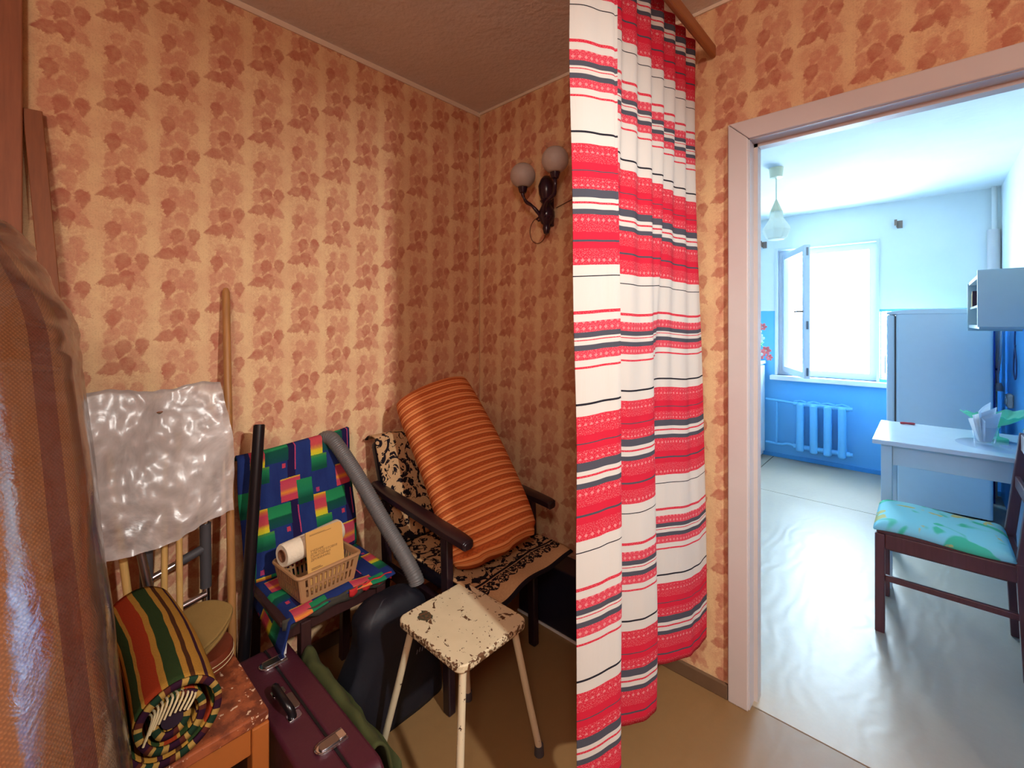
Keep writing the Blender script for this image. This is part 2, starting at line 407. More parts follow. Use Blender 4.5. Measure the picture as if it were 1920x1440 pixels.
def chipped(name, paint, under, thr=0.60, scale=26, rough=0.5):
    m = NB(name, rough); p = m.obj()
    a = m.noise(p, scale, 5, 0.65, 0.6); b = m.noise(p, scale * 4, 3)
    k = m.M('MAXIMUM', m.step(a, thr, thr + .015), m.step(b, thr + .09, thr + .11))
    c = m.mix(m.noise(p, 9, 3), tuple(x * .86 for x in paint), paint)
    m.color(m.mix(k, c, under))
    m.bump(m.M('SUBTRACT', 1.0, k), 0.5, 0.002)
    return m.m
def stool_seat():
    m = NB('chipped_white_paint', 0.5); p = m.obj(); o = m.sep(p)
    a = m.noise(p, 24, 4, 0.65, 0.6); b = m.noise(p, 95, 3)
    k = m.M('MAXIMUM', m.step(a, .61, .625), m.step(b, .67, .69))
    ed = m.M('MAXIMUM', m.M('DIVIDE', m.M('ABSOLUTE', m.M('SUBTRACT', o[0], .004)), .149), m.M('DIVIDE', m.M('ABSOLUTE', m.M('ADD', o[1], .002)), .134))
    k = m.M('MAXIMUM', k, m.step(m.M('ADD', ed, m.M('MULTIPLY', m.M('SUBTRACT', b, .5), .45)), .985, 1.01))
    c = m.mix(m.noise(p, 9, 3), S(200, 186, 150), S(232, 218, 184))
    c = m.mix(k, c, m.mix(b, S(56, 38, 28), S(120, 84, 54)))
    dx = m.M('DIVIDE', m.M('ADD', o[0], .078), .034); dy = m.M('DIVIDE', m.M('ADD', o[1], .072), .020)
    rr = m.M('ADD', m.M('ADD', m.M('MULTIPLY', dx, dx), m.M('MULTIPLY', dy, dy)), m.M('MULTIPLY', m.M('SUBTRACT', a, .5), 5.0))
    big = m.M('LESS_THAN', rr, 0.7)
    c = m.mix(big, c, m.mix(m.step(b, .45, .55), S(60, 66, 50), S(104, 74, 52)))
    m.color(c); m.bump(m.M('SUBTRACT', 1.0, m.M('MAXIMUM', k, big)), 0.5, 0.002)
    return m.m
mat_stool = stool_seat()
mat_stoolleg = chipped('chipped_leg_paint', S(220, 208, 176), S(60, 40, 32), 0.64, 40)
def bench_seat():
    m = NB('worn_brown_paint', 0.4); p = m.obj()
    c = m.mix(m.step(m.noise(p, 22, 5, .65), .40, .62), S(112, 56, 36), S(164, 88, 52))
    c = m.mix(m.step(m.noise(p, 75, 3), .64, .67), c, S(222, 190, 160))
    c = m.mix(m.step(m.noise(p, 30, 3), .70, .71), c, S(70, 36, 26))
    m.color(c); m.bump(m.noise(p, 60, 3), 0.3, 0.002)
    return m.m
mat_bench = bench_seat()
mat_benchside = chipped('ochre_brown_paint', S(176, 100, 44), S(130, 70, 34), 0.70, 14, 0.45)

def carpet_mat():
    m = NB('woven_carpet_back', 0.95, spec=0.1)
    uv = m.uv(); s = m.sep(uv)
    w = m.M('MULTIPLY', m.M('SINE', m.M('MULTIPLY', s[0], 900.0)), m.M('SINE', m.M('MULTIPLY', s[1], 900.0)))
    st = m.M('FRACT', m.M('MULTIPLY', s[0], 3.3))
    base = m.mix(m.noise(m.mapping(uv, scale=(6, .6, 1)), 9, 3), S(196, 122, 64), S(222, 152, 90))
    c = m.mix(m.box(st, s[1], .40, .52, -1, 9), base, S(150, 72, 52))
    c = m.mix(m.box(st, s[1], .60, .84, -1, 9), c, S(204, 148, 82))
    c = m.mix(m.step(w, -0.2, 0.9), m.mix(0.45, c, S(90, 48, 24)), c)
    m.color(c); m.bump(w, 0.35, 0.003)
    return m.m
mat_carpet = carpet_mat()

def blanket_mat():
    m = NB('striped_blanket_wool', 0.95, spec=0.1)
    uv = m.uv(); s = m.sep(uv)
    t = m.M('FRACT', m.M('ADD', m.M('DIVIDE', s[1], 0.175), m.M('MULTIPLY', m.M('SUBTRACT', m.noise(uv, 8, 2), .5), .06)))
    Y, G, R, B, P = S(190, 140, 58), S(40, 66, 34), S(168, 58, 28), S(78, 44, 24), S(58, 26, 48)
    c = m.ramp(t, [(0, Y), (.12, B), (.15, Y), (.22, G), (.34, Y), (.38, R), (.54, Y), (.60, G), (.74, Y), (.80, B), (.85, Y), (.95, P)], 'CONSTANT')
    m.color(m.mix(m.M('MULTIPLY', m.noise(uv, 260, 2), .4), c, S(60, 40, 24)))
    m.bump(m.noise(uv, 300, 2), 0.5, 0.003)
    return m.m
mat_blanket = blanket_mat()
def blanket_end():
    m = NB('blanket_inner_side', 0.95, spec=0.1)
    uv = m.uv(); s = m.sep(uv)
    t = m.M('FRACT', m.M('DIVIDE', s[0], 0.062))
    Y, G, P, B = S(190, 152, 78), S(32, 62, 44), S(54, 24, 46), S(96, 44, 34)
    c = m.ramp(t, [(0, P), (.30, Y), (.48, G), (.72, Y), (.84, B)], 'CONSTANT')
    m.color(m.mix(m.M('MULTIPLY', m.noise(uv, 260, 2), .4), c, S(40, 26, 30)))
    return m.m
mat_blanket_end = blanket_end()
mat_fringe = simple('pale_fringe_yarn', S(206, 188, 146), 0.9, 0.1)
mat_dark_in = simple('dark_purple_wool', S(40, 22, 40), 0.95, 0.2)
mat_suit = simple('maroon_fibre_board', S(74, 28, 42), 0.42, 0.25, 10, 0.2, 90)
mat_suit_seam = simple('black_seam', S(14, 10, 14), 0.6)
mat_leather = simple('brown_leather', S(112, 50, 30), 0.4, 0.2, 14, 0.2, 80)
mat_khaki = simple('khaki_felt', S(132, 104, 54), 0.95, 0.15, 20, 0.4, 160)
mat_bag = simple('dark_navy_bag_plastic', S(15, 16, 28), 0.6, 0.3, 6, 0.4, 30)
mat_olive = simple('olive_cloth', S(66, 70, 32), 0.9, 0.3, 8, 0.3, 40)
mat_hose = simple('grey_hose_plastic', S(98, 96, 96), 0.5, 0.08)
mat_basket = simple('beige_plastic', S(174, 132, 92), 0.4, 0.06)
mat_paperroll = simple('white_crepe_paper', S(232, 220, 196), 0.95, 0.06, 30, 0.5, 120)
mat_cardboard = simple('brown_cardboard', S(128, 80, 52), 0.9)
mat_booklet = simple('yellowed_paper', S(216, 166, 92), 0.85, 0.08, 6)
mat_pages = simple('page_edges', S(206, 172, 112), 0.9)
mat_ink = simple('printed_ink', S(96, 66, 40), 0.9)
mat_greymark = simple('pale_grey_print', S(120, 122, 136), 0.7)
mat_napkin = translucent('white_napkin', S(246, 247, 248))
mat_book_r = simple('dark_red_book', S(70, 30, 50), 0.6)
mat_book_w = simple('white_book', S(230, 228, 222), 0.7)
mat_lilac = simple('lilac_glass', S(120, 100, 170), 0.2)
mat_leafgreen = simple('plastic_leaf_green', S(110, 190, 120), 0.6, 0.2)
mat_petal_p = simple('coral_petals', S(226, 120, 120), 0.7, 0.1)
mat_petal_w = simple('white_petals', S(226, 240, 240), 0.7, 0.05)
mat_scrim = simple('green_floral_lining', S(60, 56, 48), 0.9, 0.5, 60)
mat_redtrim = simple('red_trim_cloth', S(190, 30, 34), 0.8, 0.2)

def dragon_cloth():
    m = NB('aqua_dragon_print', 0.85, spec=0.15)
    uv = m.uv()
    n1 = m.noise(uv, 6, 2, .4, 1.6); n2 = m.noise(m.mapping(uv, (3, 2, 0)), 7, 2, .4, 1.6)
    c = m.mix(m.step(n1, .50, .57), S(160, 228, 226), S(92, 210, 160))
    c = m.mix(m.step(n2, .63, .66), c, S(226, 208, 130))
    m.color(c)
    return m.m
mat_dragon = dragon_cloth()

# ---------------------------------------------------------------- mesh helpers
def finish(bm, name, mat, parent=None, smooth=True, angle=38, bevel=0.0, segs=2, solid=0.0, subsurf=0, origin=None):
    bmesh.ops.recalc_face_normals(bm, faces=bm.faces)
    base = Vector((0, 0, 0))
    if parent is not None:
        p = parent
        while p is not None: base += p.location; p = p.parent
        off = base
    else:
        if origin is not None: off = Vector(origin)
        else:
            xs = [v.co for v in bm.verts]
            off = Vector(((min(c.x for c in xs) + max(c.x for c in xs)) / 2, (min(c.y for c in xs) + max(c.y for c in xs)) / 2, min(c.z for c in xs)))
    bmesh.ops.translate(bm, verts=bm.verts, vec=-off)
    me = bpy.data.meshes.new(name); bm.to_mesh(me); bm.free()
    if smooth:
        me.shade_smooth(); me.set_sharp_from_angle(angle=math.radians(angle))
    o = bpy.data.objects.new(name, me); C.objects.link(o)
    if isinstance(mat, (list, tuple)):
        for x in mat: me.materials.append(x)
    else: me.materials.append(mat)
    if parent is not None: o.parent = parent
    else: o.location = off
    if solid:
        md = o.modifiers.new('thick', 'SOLIDIFY'); md.thickness = solid; md.offset = 0
    if subsurf:
        md = o.modifiers.new('smooth', 'SUBSURF'); md.levels = subsurf; md.render_levels = subsurf
    if bevel:
        md = o.modifiers.new('bevel', 'BEVEL'); md.width = bevel; md.segments = segs; md.limit_method = 'ANGLE'; md.angle_limit = math.radians(40)
    return o
def tag(o, label, cat, group=None):
    o['label'] = label; o['category'] = cat
    if group: o['group'] = group
    return o
def thing(name, label, cat, loc, group=None):
    o = bpy.data.objects.new(name, None); C.objects.link(o); o.location = loc; o.empty_display_size = 0.05
    return tag(o, label, cat, group)
def struct(o): o['kind'] = 'structure'; return o

def box(bm, x0, x1, y0, y1, z0, z1):
    vs = [bm.verts.new(p) for p in ((x0, y0, z0), (x1, y0, z0), (x1, y1, z0), (x0, y1, z0), (x0, y0, z1), (x1, y0, z1), (x1, y1, z1), (x0, y1, z1))]
    for f in ((0, 1, 2, 3), (4, 5, 6, 7), (0, 1, 5, 4), (1, 2, 6, 5), (2, 3, 7, 6), (3, 0, 4, 7)): bm.faces.new([vs[i] for i in f])
    return vs
def beam(bm, p, q, w, h, side=(0, 1, 0)):
    p, q = Vector(p), Vector(q); a = (q - p).normalized(); s = Vector(side); s = (s - s.dot(a) * a).normalized(); n = a.cross(s)
    vs = []
    for e in (p, q):
        for (i, j) in ((-1, -1), (1, -1), (1, 1), (-1, 1)): vs.append(bm.verts.new(e + s * (w / 2 * i) + n * (h / 2 * j)))
    for f in ((0, 1, 2, 3), (4, 5, 6, 7), (0, 1, 5, 4), (1, 2, 6, 5), (2, 3, 7, 6), (3, 0, 4, 7)): bm.faces.new([vs[i] for i in f])
    return vs
def frames(pts):
    pts = [Vector(p) for p in pts]; out = []; up = None
    for i in range(len(pts)):
        t = (pts[min(i + 1, len(pts) - 1)] - pts[max(i - 1, 0)]).normalized()
        if up is None:
            up = Vector((0, 0, 1)) if abs(t.z) < 0.9 else Vector((1, 0, 0))
        s = (up - up.dot(t) * t).normalized(); up = s
        out.append((pts[i], s, t.cross(s)))
    return out
def tube(bm, pts, r, n=12, cap=True):
    fr = frames(pts); rings = []
    for i, (p, s, b) in enumerate(fr):
        rr = r[i] if isinstance(r, (list, tuple)) else r
        rings.append([bm.verts.new(p + (s * math.cos(2 * PI * k / n) + b * math.sin(2 * PI * k / n)) * rr) for k in range(n)])
    for a, b in zip(rings, rings[1:]):
        for k in range(n): bm.faces.new((a[k], a[(k + 1) % n], b[(k + 1) % n], b[k]))
    if cap: bm.faces.new(rings[0]); bm.faces.new(rings[-1])
def lathe(bm, prof, c, n=24, M=None):
    rings = []
    for (r, z) in prof:
        if r < 1e-6: rings.append([bm.verts.new((0, 0, z))])
        else: rings.append([bm.verts.new((r * math.cos(2 * PI * k / n), r * math.sin(2 * PI * k / n), z)) for k in range(n)])
    for a, b in zip(rings, rings[1:]):
        for k in range(n):
            A = [a[k % len(a)], a[(k + 1) % len(a)]]; B = [b[k % len(b)], b[(k + 1) % len(b)]]
            f = [A[0]] + ([A[1]] if len(a) > 1 else []) + ([B[1]] if len(b) > 1 else []) + [B[0]]
            if len(f) >= 3: bm.faces.new(f)
    T = Matrix.Translation(Vector(c)) @ (M if M is not None else Matrix.Identity(4))
    for ring in rings:
        for v in ring: v.co = T @ v.co
def prism(bm, pts, depth, M):
    a = [bm.verts.new(M @ Vector((x, y, 0))) for x, y in pts]; b = [bm.verts.new(M @ Vector((x, y, depth))) for x, y in pts]
    bm.faces.new(a); bm.faces.new(b)
    for i in range(len(pts)): j = (i + 1) % len(pts); bm.faces.new((a[i], a[j], b[j], b[i]))
def grid(bm, nu, nv, f, closed=False, uvf=None):
    L = bm.loops.layers.uv.verify()
    vs = [[bm.verts.new(f(i / nu, j / nv)) for i in range(nu if closed else nu + 1)] for j in range(nv + 1)]
    for j in range(nv):
        for i in range(nu):
            i2 = (i + 1) % nu if closed else i + 1
            fc = bm.faces.new((vs[j][i], vs[j][i2], vs[j + 1][i2], vs[j + 1][i]))
            if uvf:
                for lp, (a, b) in zip(fc.loops, ((i, j), (i + 1, j), (i + 1, j + 1), (i, j + 1))): lp[L].uv = uvf(a / nu, b / nv)
    return vs
def catmull(P, n):
    P = [Vector(p) for p in P]; out = []
    for i in range(len(P) - 1):
        p0 = P[max(i - 1, 0)]; p1 = P[i]; p2 = P[i + 1]; p3 = P[min(i + 2, len(P) - 1)]
        for k in range(n):
            t = k / n
            out.append(0.5 * ((2 * p1) + (p2 - p0) * t + (2 * p0 - 5 * p1 + 4 * p2 - p3) * t * t + (3 * p1 - p0 - 3 * p2 + p3) * t ** 3))
    out.append(P[-1]); return out
def rrect(w, h, r, n=5):
    pts = []
    for (cx, cy, a0) in ((w / 2 - r, h / 2 - r, 0), (-w / 2 + r, h / 2 - r, 90), (-w / 2 + r, -h / 2 + r, 180), (w / 2 - r, -h / 2 + r, 270)):
        for k in range(n + 1):
            a = math.radians(a0 + 90 * k / n); pts.append((cx + r * math.cos(a), cy + r * math.sin(a)))
    return pts
def slab(name, bounds, mat, parent=None, **kw):
    bm = bmesh.new(); box(bm, *bounds); return finish(bm, name, mat, parent, smooth=False, **kw)
def multi(name, lst, mat, parent=None, **kw):
    bm = bmesh.new()
    for b in lst: box(bm, *b)
    return finish(bm, name, mat, parent, smooth=False, **kw)
def pole(name, pts, r, mat, parent=None, n=14, **kw):
    bm = bmesh.new(); tube(bm, pts, r, n); return finish(bm, name, mat, parent, **kw)

# ---------------------------------------------------------------- room shell
XL, YB, H = -1.82, 1.70, 2.50
XR, YF = 1.60, -1.20
KX0, KX1, KY0, KY1, KH = -1.86, 0.42, 1.82, 5.10, 2.39
DX0, DX1, DH = -0.470, 0.335, 1.995
struct(slab('floor', (XL - .1, XR + .1, YF - .1, YB + 0.02, -0.06, 0), mat_hfloor))
kf = struct(slab('floor_kitchen', (KX0 - .1, KX1 + .1, YB + 0.02, KY1 + .1, -0.06, -0.004), simple('floor_gap_dark', S(70, 56, 44), 0.8)))
# painted hardboard sheets with open joints
xs = [KX0, -1.13, -0.12 + 0.55, KX1 + .1]
for (x0, x1, y0, y1) in ((-1.128, KX1, YB + .026, 4.02), (-1.128, KX1, 4.026, KY1), (KX0, -1.136, KY0, KY1)):
    slab('floor_sheet', (x0, x1, y0, y1, -0.004, 0.0), mat_kfloor, kf)
struct(slab('ceiling', (XL - .1, XR + .1, YF - .1, YB + .06, H, H + .1), mat_ceil))
struct(slab('ceiling_kitchen', (KX0 - .1, KX1 + .1, YB + .06, KY1 + .1, KH, KH + .1), mat_kceil))
struct(slab('wall_left', (XL - .1, XL, YF - .1, YB, 0, H), mat_paper_x))
struct(slab('wall_right', (XR, XR + .1, YF - .1, YB, 0, H), mat_plain_paper))
struct(slab('wall_front', (XL, XR, YF - .1, YF, 0, H), mat_plain_paper))
wb = multi('wall_back', [(XL - .1, DX0, YB, YB + .06, 0, H), (DX1, XR + .1, YB, YB + .06, 0, H), (DX0, DX1, YB, YB + .06, DH, H)], mat_paper_y); struct(wb)
wk = multi('wall_kitchen_front', [(KX0 - .1, DX0, YB + .06, KY0, 0, H), (DX1, XR + .1, YB + .06, KY0, 0, H), (DX0, DX1, YB + .06, KY0, DH, H)], mat_kwall); struct(wk)
WX0, WX1, WZ0, WZ1 = -1.10, -0.325, 0.82, 2.065
VX0, VX1, VZ0, VZ1 = -0.305, 0.02, 0.845, 1.44   # opening added to give a sky-bright white strip, mostly behind the refrigerator
YO = KY1 + .34
struct(multi('wall_kitchen_back', [(KX0 - .1, WX0, KY1, YO, 0, KH), (WX1, VX0, KY1, YO, 0, KH), (VX1, KX1 + .1, KY1, YO, 0, KH), (WX0, WX1, KY1, YO, WZ1, KH), (WX0, WX1, KY1, YO, 0, WZ0), (VX0, VX1, KY1, YO, VZ1, KH), (VX0, VX1, KY1, YO, 0, VZ0)], mat_kwall))
struct(slab('wall_kitchen_right', (KX1, KX1 + .1, KY0, KY1, 0, KH), mat_kwall))
struct(slab('wall_kitchen_left', (KX0 - .1, KX0, KY0, KY1, 0, KH), mat_kwall))
# cream border strips between wallpaper and ceiling
struct(slab('trim_1', (XL, XL + .006, YF, YB, H - .022, H), mat_cream))
struct(slab('trim_2', (XL, XR, YB - .006, YB, H - .013, H), mat_cream))
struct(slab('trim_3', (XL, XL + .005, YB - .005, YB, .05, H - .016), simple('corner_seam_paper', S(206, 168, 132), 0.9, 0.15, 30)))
# door frame
tr = struct(multi('trim_4', [(DX0 - .012, DX0 + .02, YB - .004, KY0 + .004, 0, DH), (DX1 - .02, DX1 + .012, YB - .004, KY0 + .004, 0, DH), (DX0, DX1, YB - .004, KY0 + .004, DH - .02, DH + .012)], mat_casing))
cw = 0.048
def casing(pts):
    bm = bmesh.new()
    prism(bm, pts, 0.016, Matrix(((1, 0, 0, 0), (0, 0, -1, YB), (0, 1, 0, 0), (0, 0, 0, 1))))
    return finish(bm, 'casing_board', mat_casing, tr, smooth=False, bevel=0.004)
ci = 0.018
casing([(DX0 - cw, 0), (DX0 + ci, 0), (DX0 + ci, DH - ci), (DX0 - cw, DH + cw)])
casing([(DX1 - ci, 0), (DX1 + cw, 0), (DX1 + cw, DH + cw), (DX1 - ci, DH - ci)])
casing([(DX0 - cw + .0015, DH + cw), (DX0 + ci + .0015, DH - ci), (DX1 - ci - .0015, DH - ci), (DX1 + cw - .0015, DH + cw)])
multi('door_stop', [(DX0 + .02, DX0 + .032, YB + .05, YB + .09, 0, DH - .02), (DX1 - .032, DX1 - .02, YB + .05, YB + .09, 0, DH - .02), (DX0 + .02, DX1 - .02, YB + .05, YB + .09, DH - .032, DH - .02)], mat_casing, tr)
mat_base = simple('baseboard_brown_paint', S(112, 88, 66), 0.5, 0.15)
struct(slab('baseboard_back', (XL, DX0 - cw - .002, YB - .014, YB, 0, .052), mat_base, bevel=.003))
struct(slab('baseboard_left', (XL, XL + .014, YF, YB - .015, 0, .052), mat_base, bevel=.003))
struct(slab('baseboard_kitchen', (KX0, KX1, KY1 - .012, KY1, 0, .04), simple('blue_baseboard', S(70, 158, 228), .4), bevel=.003))

# window of the kitchen
def wframe(name, x0, x1, z0, z1, y0, y1, w):
    return struct(multi(name, [(x0, x0 + w, y0, y1, z0, z1), (x1 - w, x1, y0, y1, z0, z1), (x0 + w, x1 - w, y0, y1, z1 - w, z1), (x0 + w, x1 - w, y0, y1, z0, z0 + w)], mat_winframe))
wn = wframe('window_1', WX0, WX1, WZ0, WZ1, 5.17, 5.24, .058)
slab('window_sill', (WX0 - .05, WX1 + .12, 5.02, 5.168, WZ0 - .045, WZ0), mat_winframe, wn, bevel=.006)
multi('window_reveal', [(WX0 - .018, WX0 + .002, 5.088, 5.169, WZ0 + .001, WZ1 + .018), (WX1 - .002, WX1 + .018, 5.088, 5.169, WZ0 + .001, WZ1 + .018), (WX0 + .003, WX1 - .003, 5.088, 5.169, WZ1 - .002, WZ1 + .018)], mat_winframe, wn)
w2 = wframe('added_window_2', VX0, VX1, VZ0, VZ1, 5.20, 5.25, .006)  # added frame for the white strip opening
slab('pane', (VX0 + .012, VX1 - .012, 5.222, 5.226, VZ0 + .012, VZ1 - .012), mat_pane, w2)
# sash swung inwards on its hinge
hx, hy, ang, sw = WX0 + .05, 5.175, math.radians(64), 0.665
d = Vector((math.cos(ang), -math.sin(ang), 0)); nn = Vector((math.sin(ang), math.cos(ang), 0))
hz = Vector((hx, hy, 0)); z0, z1 = WZ0 + .035, WZ1 - .045
bm = bmesh.new()
for (a, b) in ((0.0275, 0.0275), (sw - .0275, sw - .0275)): beam(bm, hz + d * a + Vector((0, 0, z0)), hz + d * b + Vector((0, 0, z1)), .055, .045, d)
for z in (z0 + .0275, z1 - .0275): beam(bm, hz + d * .055 + Vector((0, 0, z)), hz + d * (sw - .055) + Vector((0, 0, z)), .055, .045, (0, 0, 1))
sash = finish(bm, 'sash', mat_winframe, wn, smooth=False, bevel=.004)
bm = bmesh.new(); beam(bm, hz + d * .05 + Vector((0, 0, (z0 + z1) / 2)), hz + d * (sw - .05) + Vector((0, 0, (z0 + z1) / 2)), z1 - z0 - .1, .004, (0, 0, 1))
finish(bm, 'pane', mat_pane, sash, smooth=False)
bm = bmesh.new()
e = hz + d * (sw - .03) + nn * -.025
tube(bm, [e + Vector((0, 0, 1.44)), e - nn * .035 + Vector((0, 0, 1.44)), e - nn * .04 - d * .09 + Vector((0, 0, 1.44))], .008, 8)
finish(bm, 'sash_handle', mat_bracket, sash)
for z in (z1 - .06, 1.32, z0 + .06):
    bm = bmesh.new(); beam(bm, hz + d * (sw + .002) + Vector((0, 0, z - .035)), hz + d * (sw + .002) + Vector((0, 0, z + .035)), .016, .004, nn)
    finish(bm, 'latch_plate', mat_steel, sash, smooth=False)

# ---------------------------------------------------------------- curtain and its rail
tag(slab('curtain_cornice', (-0.581, -0.561, YF + .02, YB - .002, 2.305, 2.350), mat_cornice, bevel=.006), 'brown varnished wooden cornice rail above the striped curtain', 'cornice')
Bp = [(-.600, .872), (-.580, .90), (-.562, .94), (-.548, .985), (-.575, 1.008), (-.635, 1.03), (-.655, 1.08), (-.625, 1.13), (-.597, 1.19), (-.587, 1.25), (-.612, 1.285), (-.655, 1.31), (-.66, 1.36), (-.632, 1.42), (-.603, 1.50), (-.592, 1.58), (-.583, 1.655)]
Tp = []
for i, (x, y) in enumerate(Bp):
    if i <= 3: Tp.append((x - .02, y))
    else:
        t = (i - 3) / (len(Bp) - 4); yy = .99 + t * .66
        Tp.append((-.612, yy))
Bs = catmull([(*p, 0) for p in Bp], 14); Ts = catmull([(*p, 0) for p in Tp], 14)
nS = len(Bs) - 1
ZT, ZB = 2.345, 0.215
arc = [0.0]
for i in range(nS): arc.append(arc[-1] + (Bs[i + 1] - Bs[i]).length)
def cur(u, v):
    i = min(int(round(u * nS)), nS); z = ZB + (ZT - ZB) * v
    w = min(1, max(0, (v - .12) / .80)); w = w * w * (3 - 2 * w)
    p = Bs[i].lerp(Ts[i], w)
    fold = math.sin(p.y * 2 * PI / .088) * .009 * w * (1 if i > 42 else .25)
    wob = mnoise.noise(Vector((p.y * 9, z * 1.3, 0))) * .010 + mnoise.noise(Vector((p.y * 26, z * 2.2, 5))) * .004
    hem = -0.012 * math.sin(p.y * 17) * (1 - v)
    edge = mnoise.noise(Vector((z * 2.0, 3, 0))) * .012 * max(0, 1 - i / 20)
    return (p.x + fold + wob * (.4 + .6 * (1 - w)), p.y + edge, z + hem)
bm = bmesh.new(); grid(bm, nS, 120, cur, uvf=lambda u, v: (arc[min(int(round(u * nS)), nS)], ZB + (ZT - ZB) * v))
tag(finish(bm, 'curtain', mat_curtain, angle=180, solid=.0015), 'white cotton curtain with red and grey woven stripes hanging by the doorway', 'curtain')

# ---------------------------------------------------------------- hall lamp and added fill lamp (above and behind the viewer)
hl = thing('ceiling_spot_lamp', 'small metal spot lamp fixed to the hall ceiling', 'lamp', (LAMP[0], LAMP[1], H))
bm = bmesh.new(); lathe(bm, [(0, H - .03), (.05, H - .03), (.055, H - .005), (.055, H)], (LAMP[0], LAMP[1], 0), 20); finish(bm, 'mount', mat_white_enamel, hl)
pole('stem', [(LAMP[0] + .02, LAMP[1], H - .03), (LAMP[0] + .09, LAMP[1] - .03, LAMP[2] + .09)], .006, mat_steel, hl)
Rm = Vector(Vector((-1.32, 1.20, 0.55)) - Vector(LAMP)).to_track_quat('-Z', 'Y').to_matrix().to_4x4()
bm = bmesh.new(); lathe(bm, [(.012, .14), (.035, .12), (.06, .075), (.064, .075), (.04, .125), (.012, .15)], LAMP, 20, Rm); finish(bm, 'reflector', mat_white_enamel, hl)

bl_ = thing('added_fill_lamp', 'added unseen fill lamp holder further back in the hall', 'lamp', (FILL_LAMP[0], FILL_LAMP[1], H))  # fixture made up for the added fill light, out of view
bm = bmesh.new(); lathe(bm, [(0, H), (.05, H), (.045, H - .03), (.02, H - .04), (0, H - .04)], (FILL_LAMP[0], FILL_LAMP[1], 0), 20); finish(bm, 'ceiling_cup', mat_pcream, bl_)
pole('holder', [(FILL_LAMP[0], FILL_LAMP[1], H - .04), (FILL_LAMP[0], FILL_LAMP[1], H - .10)], .018, mat_pcream, bl_)

# ---------------------------------------------------------------- rolled carpet in film
Bc, Tc = Vector((-.77, -.012, .0)), Vector((-1.255, -.122, 1.50))
ax = (Tc - Bc).normalized(); Rc = .165
e1 = Vector((1, 0, 0)); e1 = (e1 - e1.dot(ax) * ax).normalized(); e2 = ax.cross(e1)
Lc = (Tc - Bc).length
ct = thing('rolled_carpet', 'brown woven carpet rolled up and wrapped in shiny plastic film', 'carpet', (Bc.x, Bc.y, 0))
def rollshape(extra, wr, top):
    def f(u, v):
        a = 2 * PI * u; h = v
        if h < .86: r = Rc
        else:
            t = (h - .86) / .14; r = Rc * (1 - .42 * t ** 1.7)
        r += extra + .006 * math.sin(3 * a + 1) + .003 * math.sin(7 * a)
        r += wr * mnoise.noise(Vector((math.cos(a) * 3, math.sin(a) * 3, h * 9)))
        if wr and h > .82: r += .010 * mnoise.noise(Vector((math.cos(a) * 2, math.sin(a) * 2, h * 60)))
        q = Bc + ax * (Lc * h * top) + (e1 * math.cos(a) + e2 * math.sin(a)) * r
        if q.z < .004: q.z = .004
        return q
    return f
bm = bmesh.new()
vs = grid(bm, 64, 60, rollshape(0, 0, .985), closed=True, uvf=lambda u, v: (u * 2 * PI * Rc, v * Lc))
bm.faces.new(vs[-1]); bm.faces.new(vs[0])
finish(bm, 'carpet_roll', mat_carpet, ct)
bm = bmesh.new()
vs = grid(bm, 96, 140, rollshape(.014, .004, 1.0), closed=True)
top = bm.verts.new(Tc + ax * .02)
for k in range(96): bm.faces.new((vs[-1][k], vs[-1][(k + 1) % 96], top))
finish(bm, 'plastic_film', mat_film, ct, angle=180)

# ---------------------------------------------------------------- planks and poles along the wall
bm = bmesh.new(); beam(bm, (-1.775, -.085, 0.0), (-1.800, -.085, 2.44), .15, .025)
tag(finish(bm, 'wooden_board', mat_plank, smooth=False, bevel=.003), 'tall reddish wooden board standing against the wallpaper behind the carpet roll', 'board')
bm = bmesh.new(); beam(bm, (-1.655, .135, 0.0), (-1.802, .008, 1.925), .038, .016)
tag(finish(bm, 'wooden_lath', mat_lath, smooth=False, bevel=.002), 'dark brown lath leaning on the wallpaper next to the carpet roll', 'lath')
tag(pole('broom_handle', [(-1.56, .43, 0.0), (-1.66, .447, .657), (-1.795, .469, 1.447), (-1.799, .4695, 1.462)], [.012, .012, .012, .007], mat_handle), 'round wooden broom handle leaning upright on the wallpapered wall', 'handle')
tp = thing('vacuum_tube', 'glossy black vacuum tube propped against the colourful chair', 'tube', (-1.53, .435, 0))
Bt, Tt = Vector((-1.525, .425, .0)), Vector((-1.685, .540, .99))
pole('tube_body', [Bt, Bt.lerp(Tt, .5), Tt], .018, mat_black, tp, 20)
pole('tube_mouth', [Tt, Tt + (Tt - Bt).normalized() * .002], .015, mat_suit_seam, tp, 16)

# ---------------------------------------------------------------- tubular frame, sticks and the polythene draped on it
wf = thing('walking_frame', 'folded chrome walking frame with grey rubber joints by the wall', 'walking frame', (-1.70, .32, 0))
for (y, x) in ((.385, -1.675), (.235, -1.66)):
    pole('upright', [(x, y, 0.012), (x - .015, y, .60), (x - .03, y - .004, 1.075)], .011, mat_chrome, wf, 12)
    pole('joint_sleeve', [(x - .012, y, .50), (x - .018, y, .70)], .016, mat_rubber, wf, 12)
    pole('foot', [(x, y, 0.0), (x, y, .03)], .016, mat_rubber, wf, 12)
pole('top_bar', [(-1.69, .235, 1.075), (-1.705, .381, 1.075)], .012, mat_chrome, wf, 12)
cb = pole('cross_bar', [(-1.675, .235, .585), (-1.69, .385, .625)], .010, mat_chrome, wf, 12)
pole('cross_sleeve', [(-1.683, .31, .605), (-1.69, .38, .6235)], .0135, mat_rubber, cb, 12)
pole('cross_bar', [(-1.668, .235, .46), (-1.682, .385, .48)], .010, mat_chrome, wf, 12)
